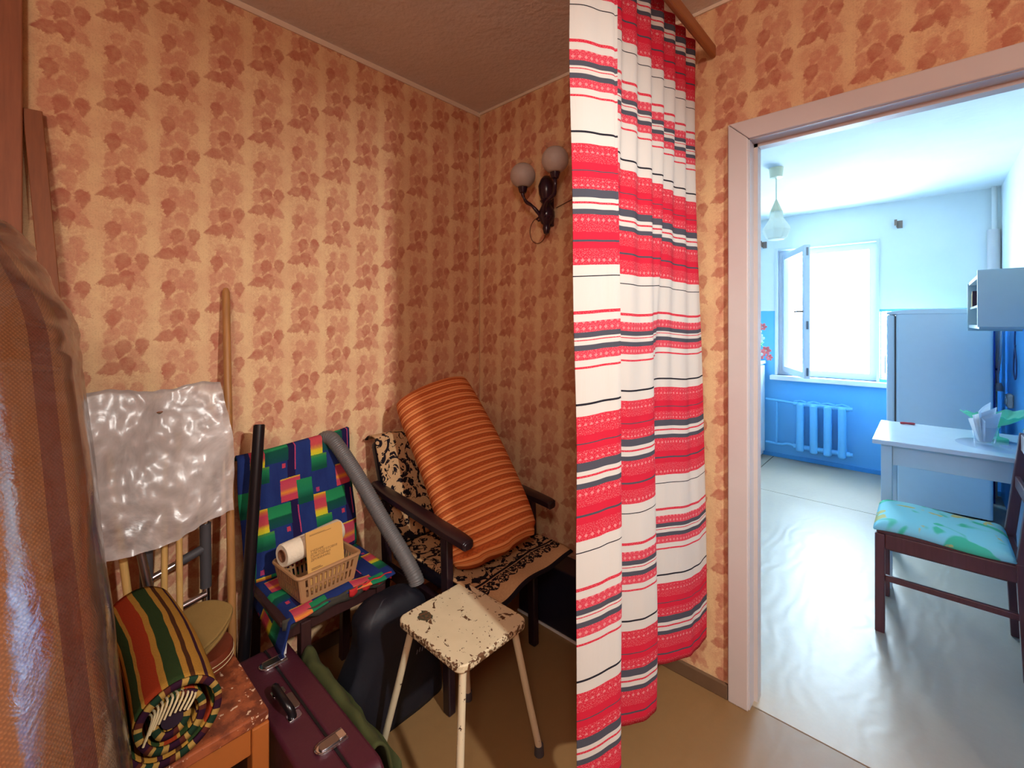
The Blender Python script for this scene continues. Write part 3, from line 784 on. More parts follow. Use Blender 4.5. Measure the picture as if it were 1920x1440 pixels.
pole('fold_strut', [(-1.70, .19, .95), (-1.675, .215, .72), (-1.62, .255, .44), (-1.60, .29, .20), (-1.67, .24, .15)], .011, mat_steel, wf, 12)
sticks = [((-1.56, .13, 0.0), (-1.715, .105, .96), 'pale wooden stick nearest the wrapped carpet under the polythene', .009),
          ((-1.615, .245, 0.0), (-1.72, .155, .98), 'pale wooden stick slanting beside the striped blanket roll', .010),
          ((-1.60, .262, 0.0), (-1.715, .285, .95), 'upright pale stick in front of the chrome crossbar', .0085),
          ((-1.575, .300, 0.0), (-1.715, .318, 1.0), 'pale stick just behind the khaki felt on the round case', .0085)]
for (a, b, lab, r) in sticks:
    tag(pole('wooden_stick', [a, b], r, mat_stick, n=10), lab, 'stick', 'pale sticks under the polythene')
def sheet(u, v):
    # v 0: back hem, top bar at .40, 1: front hem ; u along the bar
    y = .075 + .355 * u
    zt = 1.142 + .008 * math.sin(u * 9)
    if v < .40: t = (.40 - v) / .40; x = -1.722 - .018 * t; z = zt - .34 * t
    else: t = (v - .40) / .60; x = -1.686 + .075 * t ** .8 + .01 * math.sin(u * 7 + t * 4) ; z = zt - (.40 + .065 * (1 - u)) * t
    y += (t * .030 * (u - .2)) + .008 * math.sin(6 * t + u * 5)
    q = Vector((u * 5, t * 5, v))
    x += .014 * mnoise.noise(q) + .008 * mnoise.noise(q * 3)
    if abs(v - .40) < .05: z += .004; 
    return (max(x, -1.80), y, z + .006 * mnoise.noise(q * 2))
bm = bmesh.new(); grid(bm, 48, 70, sheet)
tag(finish(bm, 'polythene_sheet', mat_poly, angle=180), 'crumpled clear polythene sheet draped over the metal frame', 'plastic sheet')

# ---------------------------------------------------------------- brown painted stool with blanket roll and round case
bs = thing('wooden_stool', 'low wooden stool with worn brown paint under the striped blanket roll', 'stool', (-1.29, .205, 0))
slab('seat', (-1.47, -1.115, .03, .378, .425, .45), mat_bench, bs, bevel=.004)
for (x, y) in ((-1.13, .36), (-1.13, .05), (-1.45, .36), (-1.45, .05)):
    slab('leg', (x - .0 if x > -1.3 else x - .0, x + .0, y, y, 0, .425) if False else (x - .018, x + .018, y - .018, y + .018, 0, .425), mat_benchside, bs, bevel=.003)
slab('apron', (-1.145, -1.120, .068, .342, .365, .425), mat_benchside, bs, bevel=.002)
slab('apron', (-1.432, -1.148, .352, .372, .365, .425), mat_benchside, bs, bevel=.002)
slab('apron', (-1.432, -1.148, .040, .060, .365, .425), mat_benchside, bs, bevel=.002)
slab('stretcher', (-1.142, -1.122, .068, .342, .20, .235), mat_benchside, bs, bevel=.002)

bl = thing('blanket_roll', 'rolled wool blanket striped green red and yellow lying on the brown stool', 'blanket', (-1.36, .205, .45))
RB = .088; yb, zb = .20, .45 + RB
def spiral(t, r0=.018):  # t 0..1 inner to outer
    turns = 2.7; a = -t * turns * 2 * PI + 1.0; r = r0 + (RB - r0) * t
    q_ = mnoise.noise(Vector((t * 9, 2.0, 0))) * .010 * (1 - t * .5)
    return (r + q_) * math.cos(a) * (1.0 + .03 * math.sin(3 * a)), (r + q_) * math.sin(a) * (.96 + .03 * math.sin(2 * a))
N = 150
def bsurf(u, v):
    t = u; y, z = spiral(t); x = -1.585 + .450 * v
    e = (v - .5) * 2
    x += .012 * mnoise.noise(Vector((t * 14, v, 0))) * v + .010 * (t if v > .5 else -t) * abs(e)
    z2 = zb + z * (1 + .03 * math.sin(v * 5))
    return (x, yb + y + .01 * math.sin(v * 3), max(z2, .4515))
bm = bmesh.new(); grid(bm, N, 26, bsurf, uvf=lambda u, v: (v * .465, u * 1.15))
finish(bm, 'blanket_cloth', mat_blanket, bl, angle=80, solid=.012)
# dotted selvedge seen on the rolled end
bm = bmesh.new(); L = bm.loops.layers.uv.verify(); prev = None; s_ = 0
for i in range(N + 1):
    t = i / N; y, z = spiral(t); p = Vector((-1.128 + .011 * t, yb + y + .003, max(zb + z, .4525)))
    r_ = Vector((0, y, z)); r_ = r_.normalized() if r_.length > 1e-4 else Vector((0, 0, 1))
    a, b = bm.verts.new(p - r_ * .0065), bm.verts.new(p + r_ * .0065)
    if prev:
        ds = (p - prev[2]).length; f = bm.faces.new((prev[0], a, b, prev[1]))
        for lp, uvv in zip(f.loops, ((s_, 0), (s_ + ds, 0), (s_ + ds, 1), (s_, 1))): lp[L].uv = uvv
        s_ += ds
    prev = (a, b, p)
finish(bm, 'selvedge', mat_blanket_end, bl, solid=.006)
for k in range(11):
    a0 = 1.2 + .22 * k; y, z = .040 * math.cos(a0 - .6) , .034 * math.sin(a0 - .6) + .006
    pts = catmull([(-1.15, yb + y, zb + z), (-1.118, yb + y + .004, zb + z + .006), (-1.108, yb + y - .012, zb + z - .012 - .002 * k)], 4)
    pole('fringe_strand', pts, .0022, mat_fringe, bl, 6)
bm = bmesh.new(); lathe(bm, [(0, 0), (.020, 0), (.020, .04), (0, .04)], (-1.165, yb, zb), 14, Matrix.Rotation(PI / 2, 4, 'Y')); finish(bm, 'dark_core', mat_dark_in, bl)

rc = thing('round_leather_case', 'round brown leather case at the back of the brown stool', 'case', (-1.395, .295, .45))
cx, cy = -1.385, .300
bm = bmesh.new(); lathe(bm, [(0, .4505), (.070, .4505), (.076, .456), (.077, .488), (.074, .494), (0, .496)], (cx, cy, 0), 36); finish(bm, 'case_body', mat_leather, rc)
for z in (.466, .478):
    bm = bmesh.new(); tube(bm, [(cx + .0775 * math.cos(a), cy + .0775 * math.sin(a), z) for a in [k * 2 * PI / 40 for k in range(41)]], .0012, 5, False); finish(bm, 'stitching', mat_fringe, rc)
felt = thing('felt_pads', 'two olive khaki felt half-round pads stacked on the leather case', 'felt pads', (cx, cy, .497))
half = [(-.088, -.012), (-.074, .036), (-.040, .070), (0.0, .080), (.040, .068), (.070, .030), (.078, -.020), (.03, -.055), (-.02, -.062), (-.066, -.048)]
hp = [(p.x, p.y) for p in catmull([(x, y, 0) for x, y in half + half[:1]], 4)[:-1]]
for (dz, rz, sx, tx) in ((.499, 1.95, 1.06, .06), (.511, 1.75, 1.0, .10)):
    bm = bmesh.new(); prism(bm, [(x * sx, y * sx) for x, y in hp], .009, Matrix.Translation((cx - .006, cy + .002, dz + .030)) @ Matrix.Rotation(math.radians(24), 4, Vector((.734, .679, 0))) @ Matrix.Rotation(rz, 4, 'Z') @ Matrix.Rotation(tx * .3, 4, 'X'))
    finish(bm, 'felt_pad', mat_khaki, felt, bevel=.003)

# ---------------------------------------------------------------- suitcase
su = thing('suitcase', 'maroon fibreboard suitcase standing on edge with chrome clasps and black handle', 'suitcase', (-1.19, .48, 0))
X0, X1, Y0, Y1, YS, ZS = -1.495, -.895, .405, .550, .488, .350
for (nm, a, b) in (('base_shell', Y0, YS - .002), ('lid_shell', YS + .002, Y1)):
    bm = bmesh.new(); prism(bm, [(x + (X0 + X1) / 2, z + ZS / 2) for x, z in rrect(X1 - X0, ZS, .035, 6)], b - a, Matrix(((1, 0, 0, 0), (0, 0, 1, a), (0, 1, 0, 0), (0, 0, 0, 1))))
    finish(bm, nm, mat_suit, su, bevel=.008, segs=3)
slab('seam', (X0 + .02, X1 - .02, YS - .003, YS + .003, .02, ZS - .003), mat_suit_seam, su)
def dshape(w, l, n=10):
    pts = [(w / 2, l / 2), (-w / 2, l / 2)]
    for k in range(n + 1):
        a = PI + PI * k / n; pts.append((w / 2 * math.cos(a), -l / 2 + w / 2 + w / 2 * math.sin(a)))
    return pts
for x in (-1.395, -1.030):
    M_ = Matrix.Translation((x, YS - .004, ZS - .001)); S_ = Matrix.Translation((x, YS - .004, ZS))
    bm = bmesh.new(); prism(bm, dshape(.036, .072), .005, M_); cl = finish(bm, 'clasp', mat_chrome, su, bevel=.0018)
    bm = bmesh.new(); prism(bm, dshape(.024, .046), .004, S_ @ Matrix.Translation((0, -.005, .0035))); finish(bm, 'clasp_plate', mat_steel, cl, bevel=.001)
    bm = bmesh.new(); prism(bm, [(.012, .016), (-.012, .016), (-.012, .034), (.012, .034)], .004, S_ @ Matrix.Translation((0, 0, .004))); finish(bm, 'clasp_tongue', mat_chrome, cl, bevel=.001)
    bm = bmesh.new(); tube(bm, [S_ @ Vector((px, py, .005)) for px, py in [(.017, .034)] + [(-.017 * math.cos(PI + PI * k / 8) , -.019 + .017 * math.sin(PI + PI * k / 8)) for k in range(9)] + [(-.017, .034)]], .0022, 6); finish(bm, 'clasp_rim', mat_chrome, cl)
hd = pole('handle', catmull([(-1.275, .452, ZS + .002), (-1.272, .447, ZS + .020), (-1.250, .440, ZS + .034), (-1.195, .440, ZS + .034), (-1.173, .447, ZS + .020), (-1.170, .452, ZS + .002)], 5), .010, mat_black, su, 12)
for x in (-1.275, -1.170):
    bm = bmesh.new(); prism(bm, rrect(.026, .034, .006), .004, Matrix.Translation((x, .455, ZS - .001))); finish(bm, 'handle_mount', mat_chrome, su, bevel=.001)
bm = bmesh.new(); prism(bm, rrect(.062, .022, .006), .003, Matrix.Translation((-1.222, .470, ZS - .001))); finish(bm, 'name_plate', mat_steel, su, bevel=.001)

# olive cloth slumped along the suitcase
def olive(u, v):
    x = -1.41 + .42 * u; h = .24 * (1 - .45 * u) * math.sin(PI * min(1, .15 + .85 * (1 - v)) * .5) if v < .5 else .24 * (1 - .45 * u) * (1 - (v - .5) * 2) ** .8
    y = .560 + .12 * v; h = (.335 - .03 * u) * (1 - (2 * v - .45) ** 2 * .72 if v < .72 else (1 - v) / .28 * .79)
    return (x, y + .006 * mnoise.noise(Vector((u * 9, v * 4, 0))), max(.004, h + .012 * mnoise.noise(Vector((u * 6, v * 5, 2)))))
bm = bmesh.new(); grid(bm, 30, 16, olive)
tag(finish(bm, 'olive_cloth', mat_olive, angle=180, solid=.006), 'crumpled olive green cloth squeezed beside the maroon suitcase', 'cloth')

# ---------------------------------------------------------------- chair with colour-block cover
ch = thing('dining_chair', 'dark wooden chair under a green blue and pink block-patterned cover', 'chair', (-1.58, .70, 0))
cy0, cy1 = .505, .885
for y in (cy0 + .085, cy1 - .035):
    slab('leg', (-1.455, -1.42, y - .016, y + .016, 0, .41), mat_chairwood, ch, bevel=.003)
for y in (cy0 + .025, cy1 - .025):
    bm = bmesh.new(); beam(bm, (-1.715, y, 0), (-1.695, y, .43), .032, .03); beam(bm, (-1.695, y, .42), (-1.765, y, .85), .032, .026)
    finish(bm, 'leg', mat_chairwood, ch, smooth=False, bevel=.003)
multi('seat_rail', [(-1.455, -1.43, cy0 + .02, cy1 - .01, .375, .428)], mat_chairwood, ch, bevel=.003)
multi('seat_rail', [(-1.70, -1.456, cy0 + .02, cy0 + .042, .375, .428)], mat_chairwood, ch, bevel=.003)
multi('seat_rail', [(-1.70, -1.456, cy1 - .034, cy1 - .012, .375, .428)], mat_chairwood, ch, bevel=.003)
slab('seat', (-1.70, -1.415, cy0 + .005, cy1, .428, .446), mat_chairwood, ch, bevel=.006)
bm = bmesh.new(); grid(bm, 30, 3, lambda u, v: (-1.412 + .004 * math.sin(u * 30), cy0 + .01 + (cy1 - cy0 - .012) * u, .452 - .030 * v - .006 * math.sin(u * 24) * v))
finish(bm, 'cover_lining', mat_scrim, ch, solid=.003)
bm = bmesh.new(); grid(bm, 16, 3, lambda u, v: (-1.408 + .003 * math.sin(u * 20), cy1 - .16 + .158 * u, .453 - .022 * v - .004 * math.sin(u * 20) * v))
finish(bm, 'red_edging', mat_redtrim, ch, solid=.003)
# back cover: sleeve over the backrest; uv in metres
def backcov(u, v):
    # u around: 0..1 front left->right, slightly wrapping; v: 0 bottom, 1 top then over
    y = cy0 - .012 + (cy1 - cy0 + .024) * u
    k = 1 - abs(2 * u - 1) ** 6
    if v < .9:
        t = v / .9; z = .455 + .42 * t; x = -1.690 - .062 * t + .016 * k
    else:
        t = (v - .9) / .1; z = .875 + .012 * math.sin(PI * t) + .03 * u * (1 - t); x = -1.752 + .016 * k - .045 * t
    z -= .018 * (1 - u) * (v)
    return (x + .006 * mnoise.noise(Vector((u * 5, v * 6, 1))), y + .004 * math.sin(v * 7), z)
bm = bmesh.new(); grid(bm, 34, 40, backcov, uvf=lambda u, v: (.205 * -.17 + u * .40, .225 * 3.05 - v * .46 - .07 * 0))
finish(bm, 'back_cover', mat_blocks, ch, angle=180, solid=.012)
def seatcov(u, v):
    # v 0 at the back, 1 front hem ; left side hangs down
    y = cy0 - .03 + (cy1 - cy0 + .04) * u; x = -1.695 + .292 * v
    z = .4525 + .004 * mnoise.noise(Vector((u * 6, v * 5, 3)))
    if u < .14:
        t = (.14 - u) / .14; z -= .11 * t * (.35 + .65 * v); y += .035 * t
    if v > .92 and u > .14: z -= .010 * (v - .92) / .08
    x += .012 * math.sin(u * 9) * v
    return (x, y, z)
bm = bmesh.new(); grid(bm, 40, 30, seatcov, uvf=lambda u, v: (.02 + u * .43, .10 + v * .32))
finish(bm, 'seat_cover', mat_blocks, ch, angle=180, solid=.004)
bm = bmesh.new(); grid(bm, 3, 8, lambda u, v: (-1.412 + .004 * v, cy0 + .012 + .012 * u * (1 - .6 * v), .385 - .085 * v)); finish(bm, 'cover_tie', mat_cable, ch, solid=.002)

# ---------------------------------------------------------------- basket with roll and booklet
bk = thing('plastic_basket', 'beige slotted plastic basket on the colourful chair seat', 'basket', (-1.535, .655, .455))
bx, by, bz = -1.520, .668, .457
rot = Matrix.Translation((bx, by, bz)) @ Matrix.Rotation(math.radians(4), 4, 'Z')
wx, wy, bh = .085, .105, .088   # half sizes at the top
def bwall(p0, p1, q0, q1, cols, rows):
    """one slotted side between bottom corners p and top corners q"""
    bm = bmesh.new()
    P = lambda s, t: rot @ (Vector(p0).lerp(Vector(p1), s).lerp(Vector(q0).lerp(Vector(q1), s), t))
    ss = [0]; 
    for c in range(cols): a = .07 + .86 * c / cols; ss += [a + .25 * .86 / cols, a + .75 * .86 / cols]
    ss.append(1); tt = [0, .14, .46, .54, .86, 1]
    V = [[bm.verts.new(P(s, t)) for s in ss] for t in tt]
    for j in range(len(tt) - 1):
        for i in range(len(ss) - 1):
            if j in (1, 3) and i % 2 == 1: continue
            bm.faces.new((V[j][i], V[j][i + 1], V[j + 1][i + 1], V[j + 1][i]))
    return finish(bm, 'basket_side', mat_basket, bk, smooth=False, solid=.004)
k = .86
b_ = [(-wx * k, -wy * k, .003), (wx * k, -wy * k, .003), (wx * k, wy * k, .003), (-wx * k, wy * k, .003)]
t_ = [(-wx, -wy, bh), (wx, -wy, bh), (wx, wy, bh), (-wx, wy, bh)]
for i, cols in enumerate((9, 11, 9, 11)):
    j = (i + 1) % 4; bwall(b_[i], b_[j], t_[i], t_[j], cols, 2)
bm = bmesh.new(); prism(bm, [(x * k, y * k) for x, y in rrect(wx * 2, wy * 2, .012)], .004, rot); finish(bm, 'basket_floor', mat_basket, bk)
bm = bmesh.new(); rp = [rot @ Vector((x, y, bh + .001)) for x, y in rrect(wx * 2 + .008, wy * 2 + .008, .016)]; tube(bm, rp + rp[:1], .006, 8, False); finish(bm, 'rim', mat_basket, bk)
pr = thing('paper_roll', 'white crepe paper roll lying across the beige basket', 'paper roll', (-1.55, .655, .53))
cA, cB = rot @ Vector((-.022, -.108, .128)), rot @ Vector((-.050, .108, .130))
axr = (cB - cA).normalized(); Mr = Matrix.Translation(cA) @ axr.to_track_quat('Z', 'Y').to_matrix().to_4x4(); Lr = (cB - cA).length
bm = bmesh.new(); lathe(bm, [(.020, .001), (.034, 0), (.037, .004), (.036, Lr * .5), (.037, Lr - .004), (.034, Lr), (.020, Lr - .001)], (0, 0, 0), 28, Mr); finish(bm, 'paper', mat_paperroll, pr)
bm = bmesh.new(); lathe(bm, [(.020, -.001), (.020, Lr + .001), (.0175, Lr + .001), (.0175, -.001), (.020, -.001)], (0, 0, 0), 24, Mr); finish(bm, 'core_tube', mat_cardboard, pr)
bt = thing('booklet', 'yellowed paper booklet with printed title standing in the basket', 'booklet', (-1.475, .67, .47))
Mb = rot @ Matrix.Translation((.040, -.052, .010)) @ Matrix.Rotation(math.radians(-8), 4, 'Y')
w_, h_ = .128, .185
bm = bmesh.new()
out = [(0, 0), (w_, 0), (w_, h_ - .014), (w_ - .004, h_ - .004), (w_ - .014, h_), (0, h_)]
Mc = Mb @ Matrix(((0, 0, 1, 0), (1, 0, 0, 0), (0, 1, 0, 0), (0, 0, 0, 1)))
prism(bm, out, .0012, Mc @ Matrix.Translation((0, 0, .006))); cov = finish(bm, 'front_cover', mat_booklet, bt)
bm = bmesh.new(); prism(bm, [(.001, .001), (w_ - .002, .001), (w_ - .002, h_ - .016), (w_ - .016, h_ - .003), (.001, h_ - .002)], .0058, Mc); finish(bm, 'page_block', mat_pages, bt)
def text(name, body, size, at, parent, mat, Mx, spacing=1.0):
    cu = bpy.data.curves.new(name, 'FONT'); cu.body = body; cu.size = size; cu.extrude = .0001; cu.space_line = spacing
    o = bpy.data.objects.new(name, cu); C.objects.link(o); cu.materials.append(mat)
    me = bpy.data.meshes.new_from_object(o); bpy.data.objects.remove(o); o = bpy.data.objects.new(name, me); C.objects.link(o)
    base = Vector((0, 0, 0)); p = parent
    while p is not None: base += p.location; p = p.parent
    o.parent = parent; o.matrix_local = Matrix.Translation(-base) @ Mx @ Matrix.Translation(at)
    return o
text('title_text', 'УЧЕБНИК\nДЛЯ ПОДГОТОВКИ\nСАНИТАРНЫХ\nДРУЖИННИЦ', .0098, (.012, .118, .0075), cov, mat_ink, Mc, .95)
def ink(x0, x1, y, h):
    bm = bmesh.new(); prism(bm, [(x0, y), (x1, y), (x1, y + h), (x0, y + h)], .0002, Mc @ Matrix.Translation((0, 0, .0073))); finish(bm, 'print_line', mat_ink, cov)
ink(.012, .088, .170, .0012); ink(.012, .066, .173, .0008); ink(.012, .044, .066, .0016); ink(.012, .050, .062, .0016); ink(.014, .060, .054, .001)

# ---------------------------------------------------------------- vacuum hose
vh = thing('vacuum_hose', 'grey ribbed vacuum hose bent over the colourful chair back', 'hose', (-1.42, .90, .40))
hpts = catmull([(-1.765, .768, .800), (-1.765, .790, .868), (-1.735, .812, .885), (-1.69, .828, .850), (-1.60, .865, .740), (-1.50, .900, .610), (-1.41, .928, .505), (-1.355, .945, .430), (-1.345, .948, .405)], 16)
dense = []
acc = 0
for a, b in zip(hpts, hpts[1:]):
    L_ = (b - a).length; k = max(1, int(L_ / .0022))
    for i in range(k): dense.append(a.lerp(b, i / k))
rr = [.0275 + .0016 * math.sin(i * 2 * PI / 3.0 + .5) for i in range(len(dense))]
pole('ribbed_hose', dense, rr, mat_hose, vh, 16, angle=180)
pole('end_cuff', [hpts[0] + Vector((0, -.004, -.03)), hpts[0], hpts[6]], .0295, mat_rubber, vh, 16)

# ---------------------------------------------------------------- dark bag
bg_ = thing('dark_bag', 'dark navy plastic bag slumped between the two chairs behind the white stool', 'bag', (-1.36, .86, 0))
def bagf(u, v):
    a = 2 * PI * u; z = .002 + .415 * v
    q = min(1, max(0, (z - .08) / .25)); q = q * q * (3 - 2 * q)
    c = abs(math.cos(a)) ** .5 * (1 if math.cos(a) > 0 else -1); s = abs(math.sin(a)) ** .5 * (1 if math.sin(a) > 0 else -1)
    rnd = (1 - max(0, (v - .8) / .2) ** 3 * .55)
    n_ = mnoise.noise(Vector((c * 2.2, s * 2.5, z * 9))) + .5 * mnoise.noise(Vector((c * 6, s * 7, z * 16)))
    return (-1.352 + .062 * c * rnd + .006 * n_, .842 + (.200 - .076 * q) * s * rnd + .008 * n_, z)
bm = bmesh.new(); vs = grid(bm, 44, 26, bagf, closed=True)
bm.faces.new(vs[0])
tp_ = bm.verts.new((-1.352, .842, .405))
for k in range(44): bm.faces.new((vs[-1][k], vs[-1][(k + 1) % 44], tp_))
bag_o = finish(bm, 'bag_body', mat_bag, bg_, angle=180)
for k in range(5):
    bm = bmesh.new(); beam(bm, (-1.2835, .905 + k * .011, .205 + .003 * (k % 2)), (-1.2835, .909 + k * .011, .218 + .003 * (k % 2)), .003, .001); finish(bm, 'print_mark', mat_greymark, bag_o, smooth=False)

# ---------------------------------------------------------------- armchair
ac = thing('armchair', 'low armchair with dark wooden arms and a floral tapestry throw', 'armchair', (-1.35, 1.21, 0))
ay0, ay1 = .985, 1.435
for y in (ay0, ay1):
    bm = bmesh.new(); beam(bm, (-1.205, y, 0), (-1.222, y, .605), .030, .036); finish(bm, 'front_leg', mat_darkwood, ac, smooth=False, bevel=.005)
    bm = bmesh.new(); beam(bm, (-1.66, y, 0), (-1.60, y, .38), .028, .036); beam(bm, (-1.60, y, .36), (-1.62, y, .62), .028, .036); finish(bm, 'rear_leg', mat_darkwood, ac, smooth=False, bevel=.005)
    ap = catmull([(-1.69, y, .665), (-1.60, y, .652), (-1.42, y, .637), (-1.24, y, .622), (-1.13, y, .612), (-1.105, y, .605)], 5)
    bm = bmesh.new(); rings = []
    for i, p in enumerate(ap):
        t = i / (len(ap) - 1); hw = .020 + .010 * math.sin(PI * t); hh = .016
        if t > .93: hw *= .8; hh *= .7
        rings.append([bm.verts.new(p + Vector((0, a * hw, b * hh))) for a, b in ((-1, -.6), (-.6, -1), (.6, -1), (1, -.6), (1, .6), (.6, 1), (-.6, 1), (-1, .6))])
    for a, b in zip(rings, rings[1:]):
        for k in range(8): bm.faces.new((a[k], a[(k + 1) % 8], b[(k + 1) % 8], b[k]))
    bm.faces.new(rings[0]); bm.faces.new(rings[-1])
    finish(bm, 'armrest', mat_darkwood, ac, bevel=.002)
    slab('side_rail', (-1.61, -1.20, y - .012, y + .012, .325, .375), mat_darkwood, ac, bevel=.003)
slab('front_rail', (-1.232, -1.205, ay0 + .014, ay1 - .014, .325, .375), mat_darkwood, ac, bevel=.003)
slab('seat_cushion', (-1.60, -1.075, ay0 + .020, ay1 - .020, .376, .442), mat_navy, ac, bevel=.02, segs=3)
bm = bmesh.new(); beam(bm, (-1.60, (ay0 + ay1) / 2, .44), (-1.745, (ay0 + ay1) / 2, .83), ay1 - ay0 - .036, .055); finish(bm, 'back_cushion', mat_navy, ac, smooth=False, bevel=.02, segs=3)
def acseat(u, v):   # v 0 hem front
    y = ay0 + .012 + (ay1 - ay0 + .012) * u; x = -1.020 - .53 * v
    z = .449 + .004 * mnoise.noise(Vector((u * 5, v * 5, 9)))
    if v < .14: t = (.14 - v) / .14; z -= .020 * t * t + .010 * math.sin(u * 11) * t
    x += .012 * math.sin(u * 5 + 1) * (1 - v)
    return (x, y, z)
bm = bmesh.new(); grid(bm, 36, 36, acseat, uvf=lambda u, v: (u * .46, v * .53))
finish(bm, 'seat_throw', mat_floral, ac, angle=180, solid=.007)
def acback(u, v):
    y = ay0 + .006 + (ay1 - ay0 - .012) * u
    k = 1 - abs(2 * u - 1) ** 8
    if v < .8: t = v / .8; x = -1.558 - .148 * t + .006 * k; z = .455 + .40 * t
    else: t = (v - .8) / .2; x = -1.700 + .006 * k - .085 * t; z = .855 + .014 * math.sin(PI * t) - .02 * t
    return (x + .006 * mnoise.noise(Vector((u * 6, v * 6, 4))), y, z)
bm = bmesh.new(); grid(bm, 30, 36, acback, uvf=lambda u, v: (u * .46 + .9, v * .5 + .2))
finish(bm, 'back_throw', mat_floral, ac, angle=180, solid=.007)
def acside(u, v):  # part of the throw hanging inside the near arm rest
    x = -1.70 + .14 * u + .10 * (1 - v); z = .46 + .36 * v
    return (x - .10 * v * (1 - u) * .3, ay0 - .024 + .004 * math.sin(v * 12 + u * 4) + 0.0, z)

# ---------------------------------------------------------------- orange bundle
A0, A1 = Vector((-1.135, 1.145, .520)), Vector((-1.605, 1.215, 1.045))
a_ = (A1 - A0).normalized(); Rv = Vector((.734, .679, 0)); wd = (Rv - Rv.dot(a_) * a_).normalized(); td = a_.cross(wd)
if td.x < 0: td = -td
LB = (A1 - A0).length
def bundle(u, v):
    t = v * 2 - 1
    e = (1 - abs(t) ** 7) ** .5 if abs(t) < 1 else 0
    wdt = (.168 + .006 * (1 - v)) * (.90 + .10 * e) ; th = .012 + .098 * e
    if v < .04: wdt *= .94
    a = 2 * PI * u; c = math.cos(a); s = math.sin(a)
    cc = abs(c) ** .8 * (1 if c > 0 else -1); ss = abs(s) ** .8 * (1 if s > 0 else -1)
    p = A0 + a_ * (LB * v + .016 * (1 - cc * cc) * (1 if v > .5 else -1) * abs(t) ** 4)
    p = p + wd * (wdt * cc) + td * (th * ss)
    if v < .06: p = p + a_ * (.006 * math.sin(cc * 13 + 2 * math.sin(cc * 5))) * (1 - v / .06)
    p = p + wd * (.010 * math.sin(v * 4))
    p += td * (.008 * mnoise.noise(p * 7))
    p.z = max(p.z, .462)
    return p
bm = bmesh.new(); vs = grid(bm, 56, 70, bundle, closed=True, uvf=lambda u, v: (u * .8, v * LB + .006 * math.cos(2 * PI * u)))
bm.faces.new(vs[0]); bm.faces.new(vs[-1])
tag(finish(bm, 'rolled_pillow', mat_orange, angle=180), 'long orange striped pillow leaning upright on the armchair', 'pillow')

# ---------------------------------------------------------------- white stool
st = thing('metal_leg_stool', 'small square stool with chipped white paint and thin round legs', 'stool', (-1.03, .89, 0))
bm = bmesh.new(); prism(bm, [(x - 1.026, y + .888) for x, y in rrect(.298, .268, .030, 6)], .022, Matrix.Translation((0, 0, .430))); finish(bm, 'seat', mat_stool, st, bevel=.004, segs=2)
for (x0, y0, x1, y1) in ((-.905, .785, -.845, .715), (-1.135, .785, -1.240, .745), (-.905, .985, -.885, 1.080), (-1.135, .985, -1.200, 1.065)):
    lg = pole('leg', [(x0, y0, .43), ((x0 + x1) / 2, (y0 + y1) / 2, .22), (x1, y1, .02)], .0105, mat_stoolleg, st, 12)
    pole('rubber_foot', [(x1, y1, 0), (x1 * .998 + x0 * .002, y1, .03)], [.0155, .0135], mat_rubber, lg, 12)
multi('under_frame', [(-1.14, -.90, .778, .79, .414, .43), (-1.14, -.90, .98, .992, .414, .43), (-1.141, -1.129, .79, .98, .414, .43), (-.911, -.899, .79, .98, .414, .43)], mat_stoolleg, st)

# ---------------------------------------------------------------- dark flat case against the back wall
fc = thing('flat_case', 'dark navy flat case standing against the wall behind the armchair', 'case', (-1.0, 1.61, 0))
slab('case_body', (-1.40, -.97, 1.555, 1.68, .006, .275), mat_navy, fc, bevel=.008)
slab('edge_strip', (-1.40, -.97, 1.549, 1.556, 0.0, .008), mat_cable, fc)

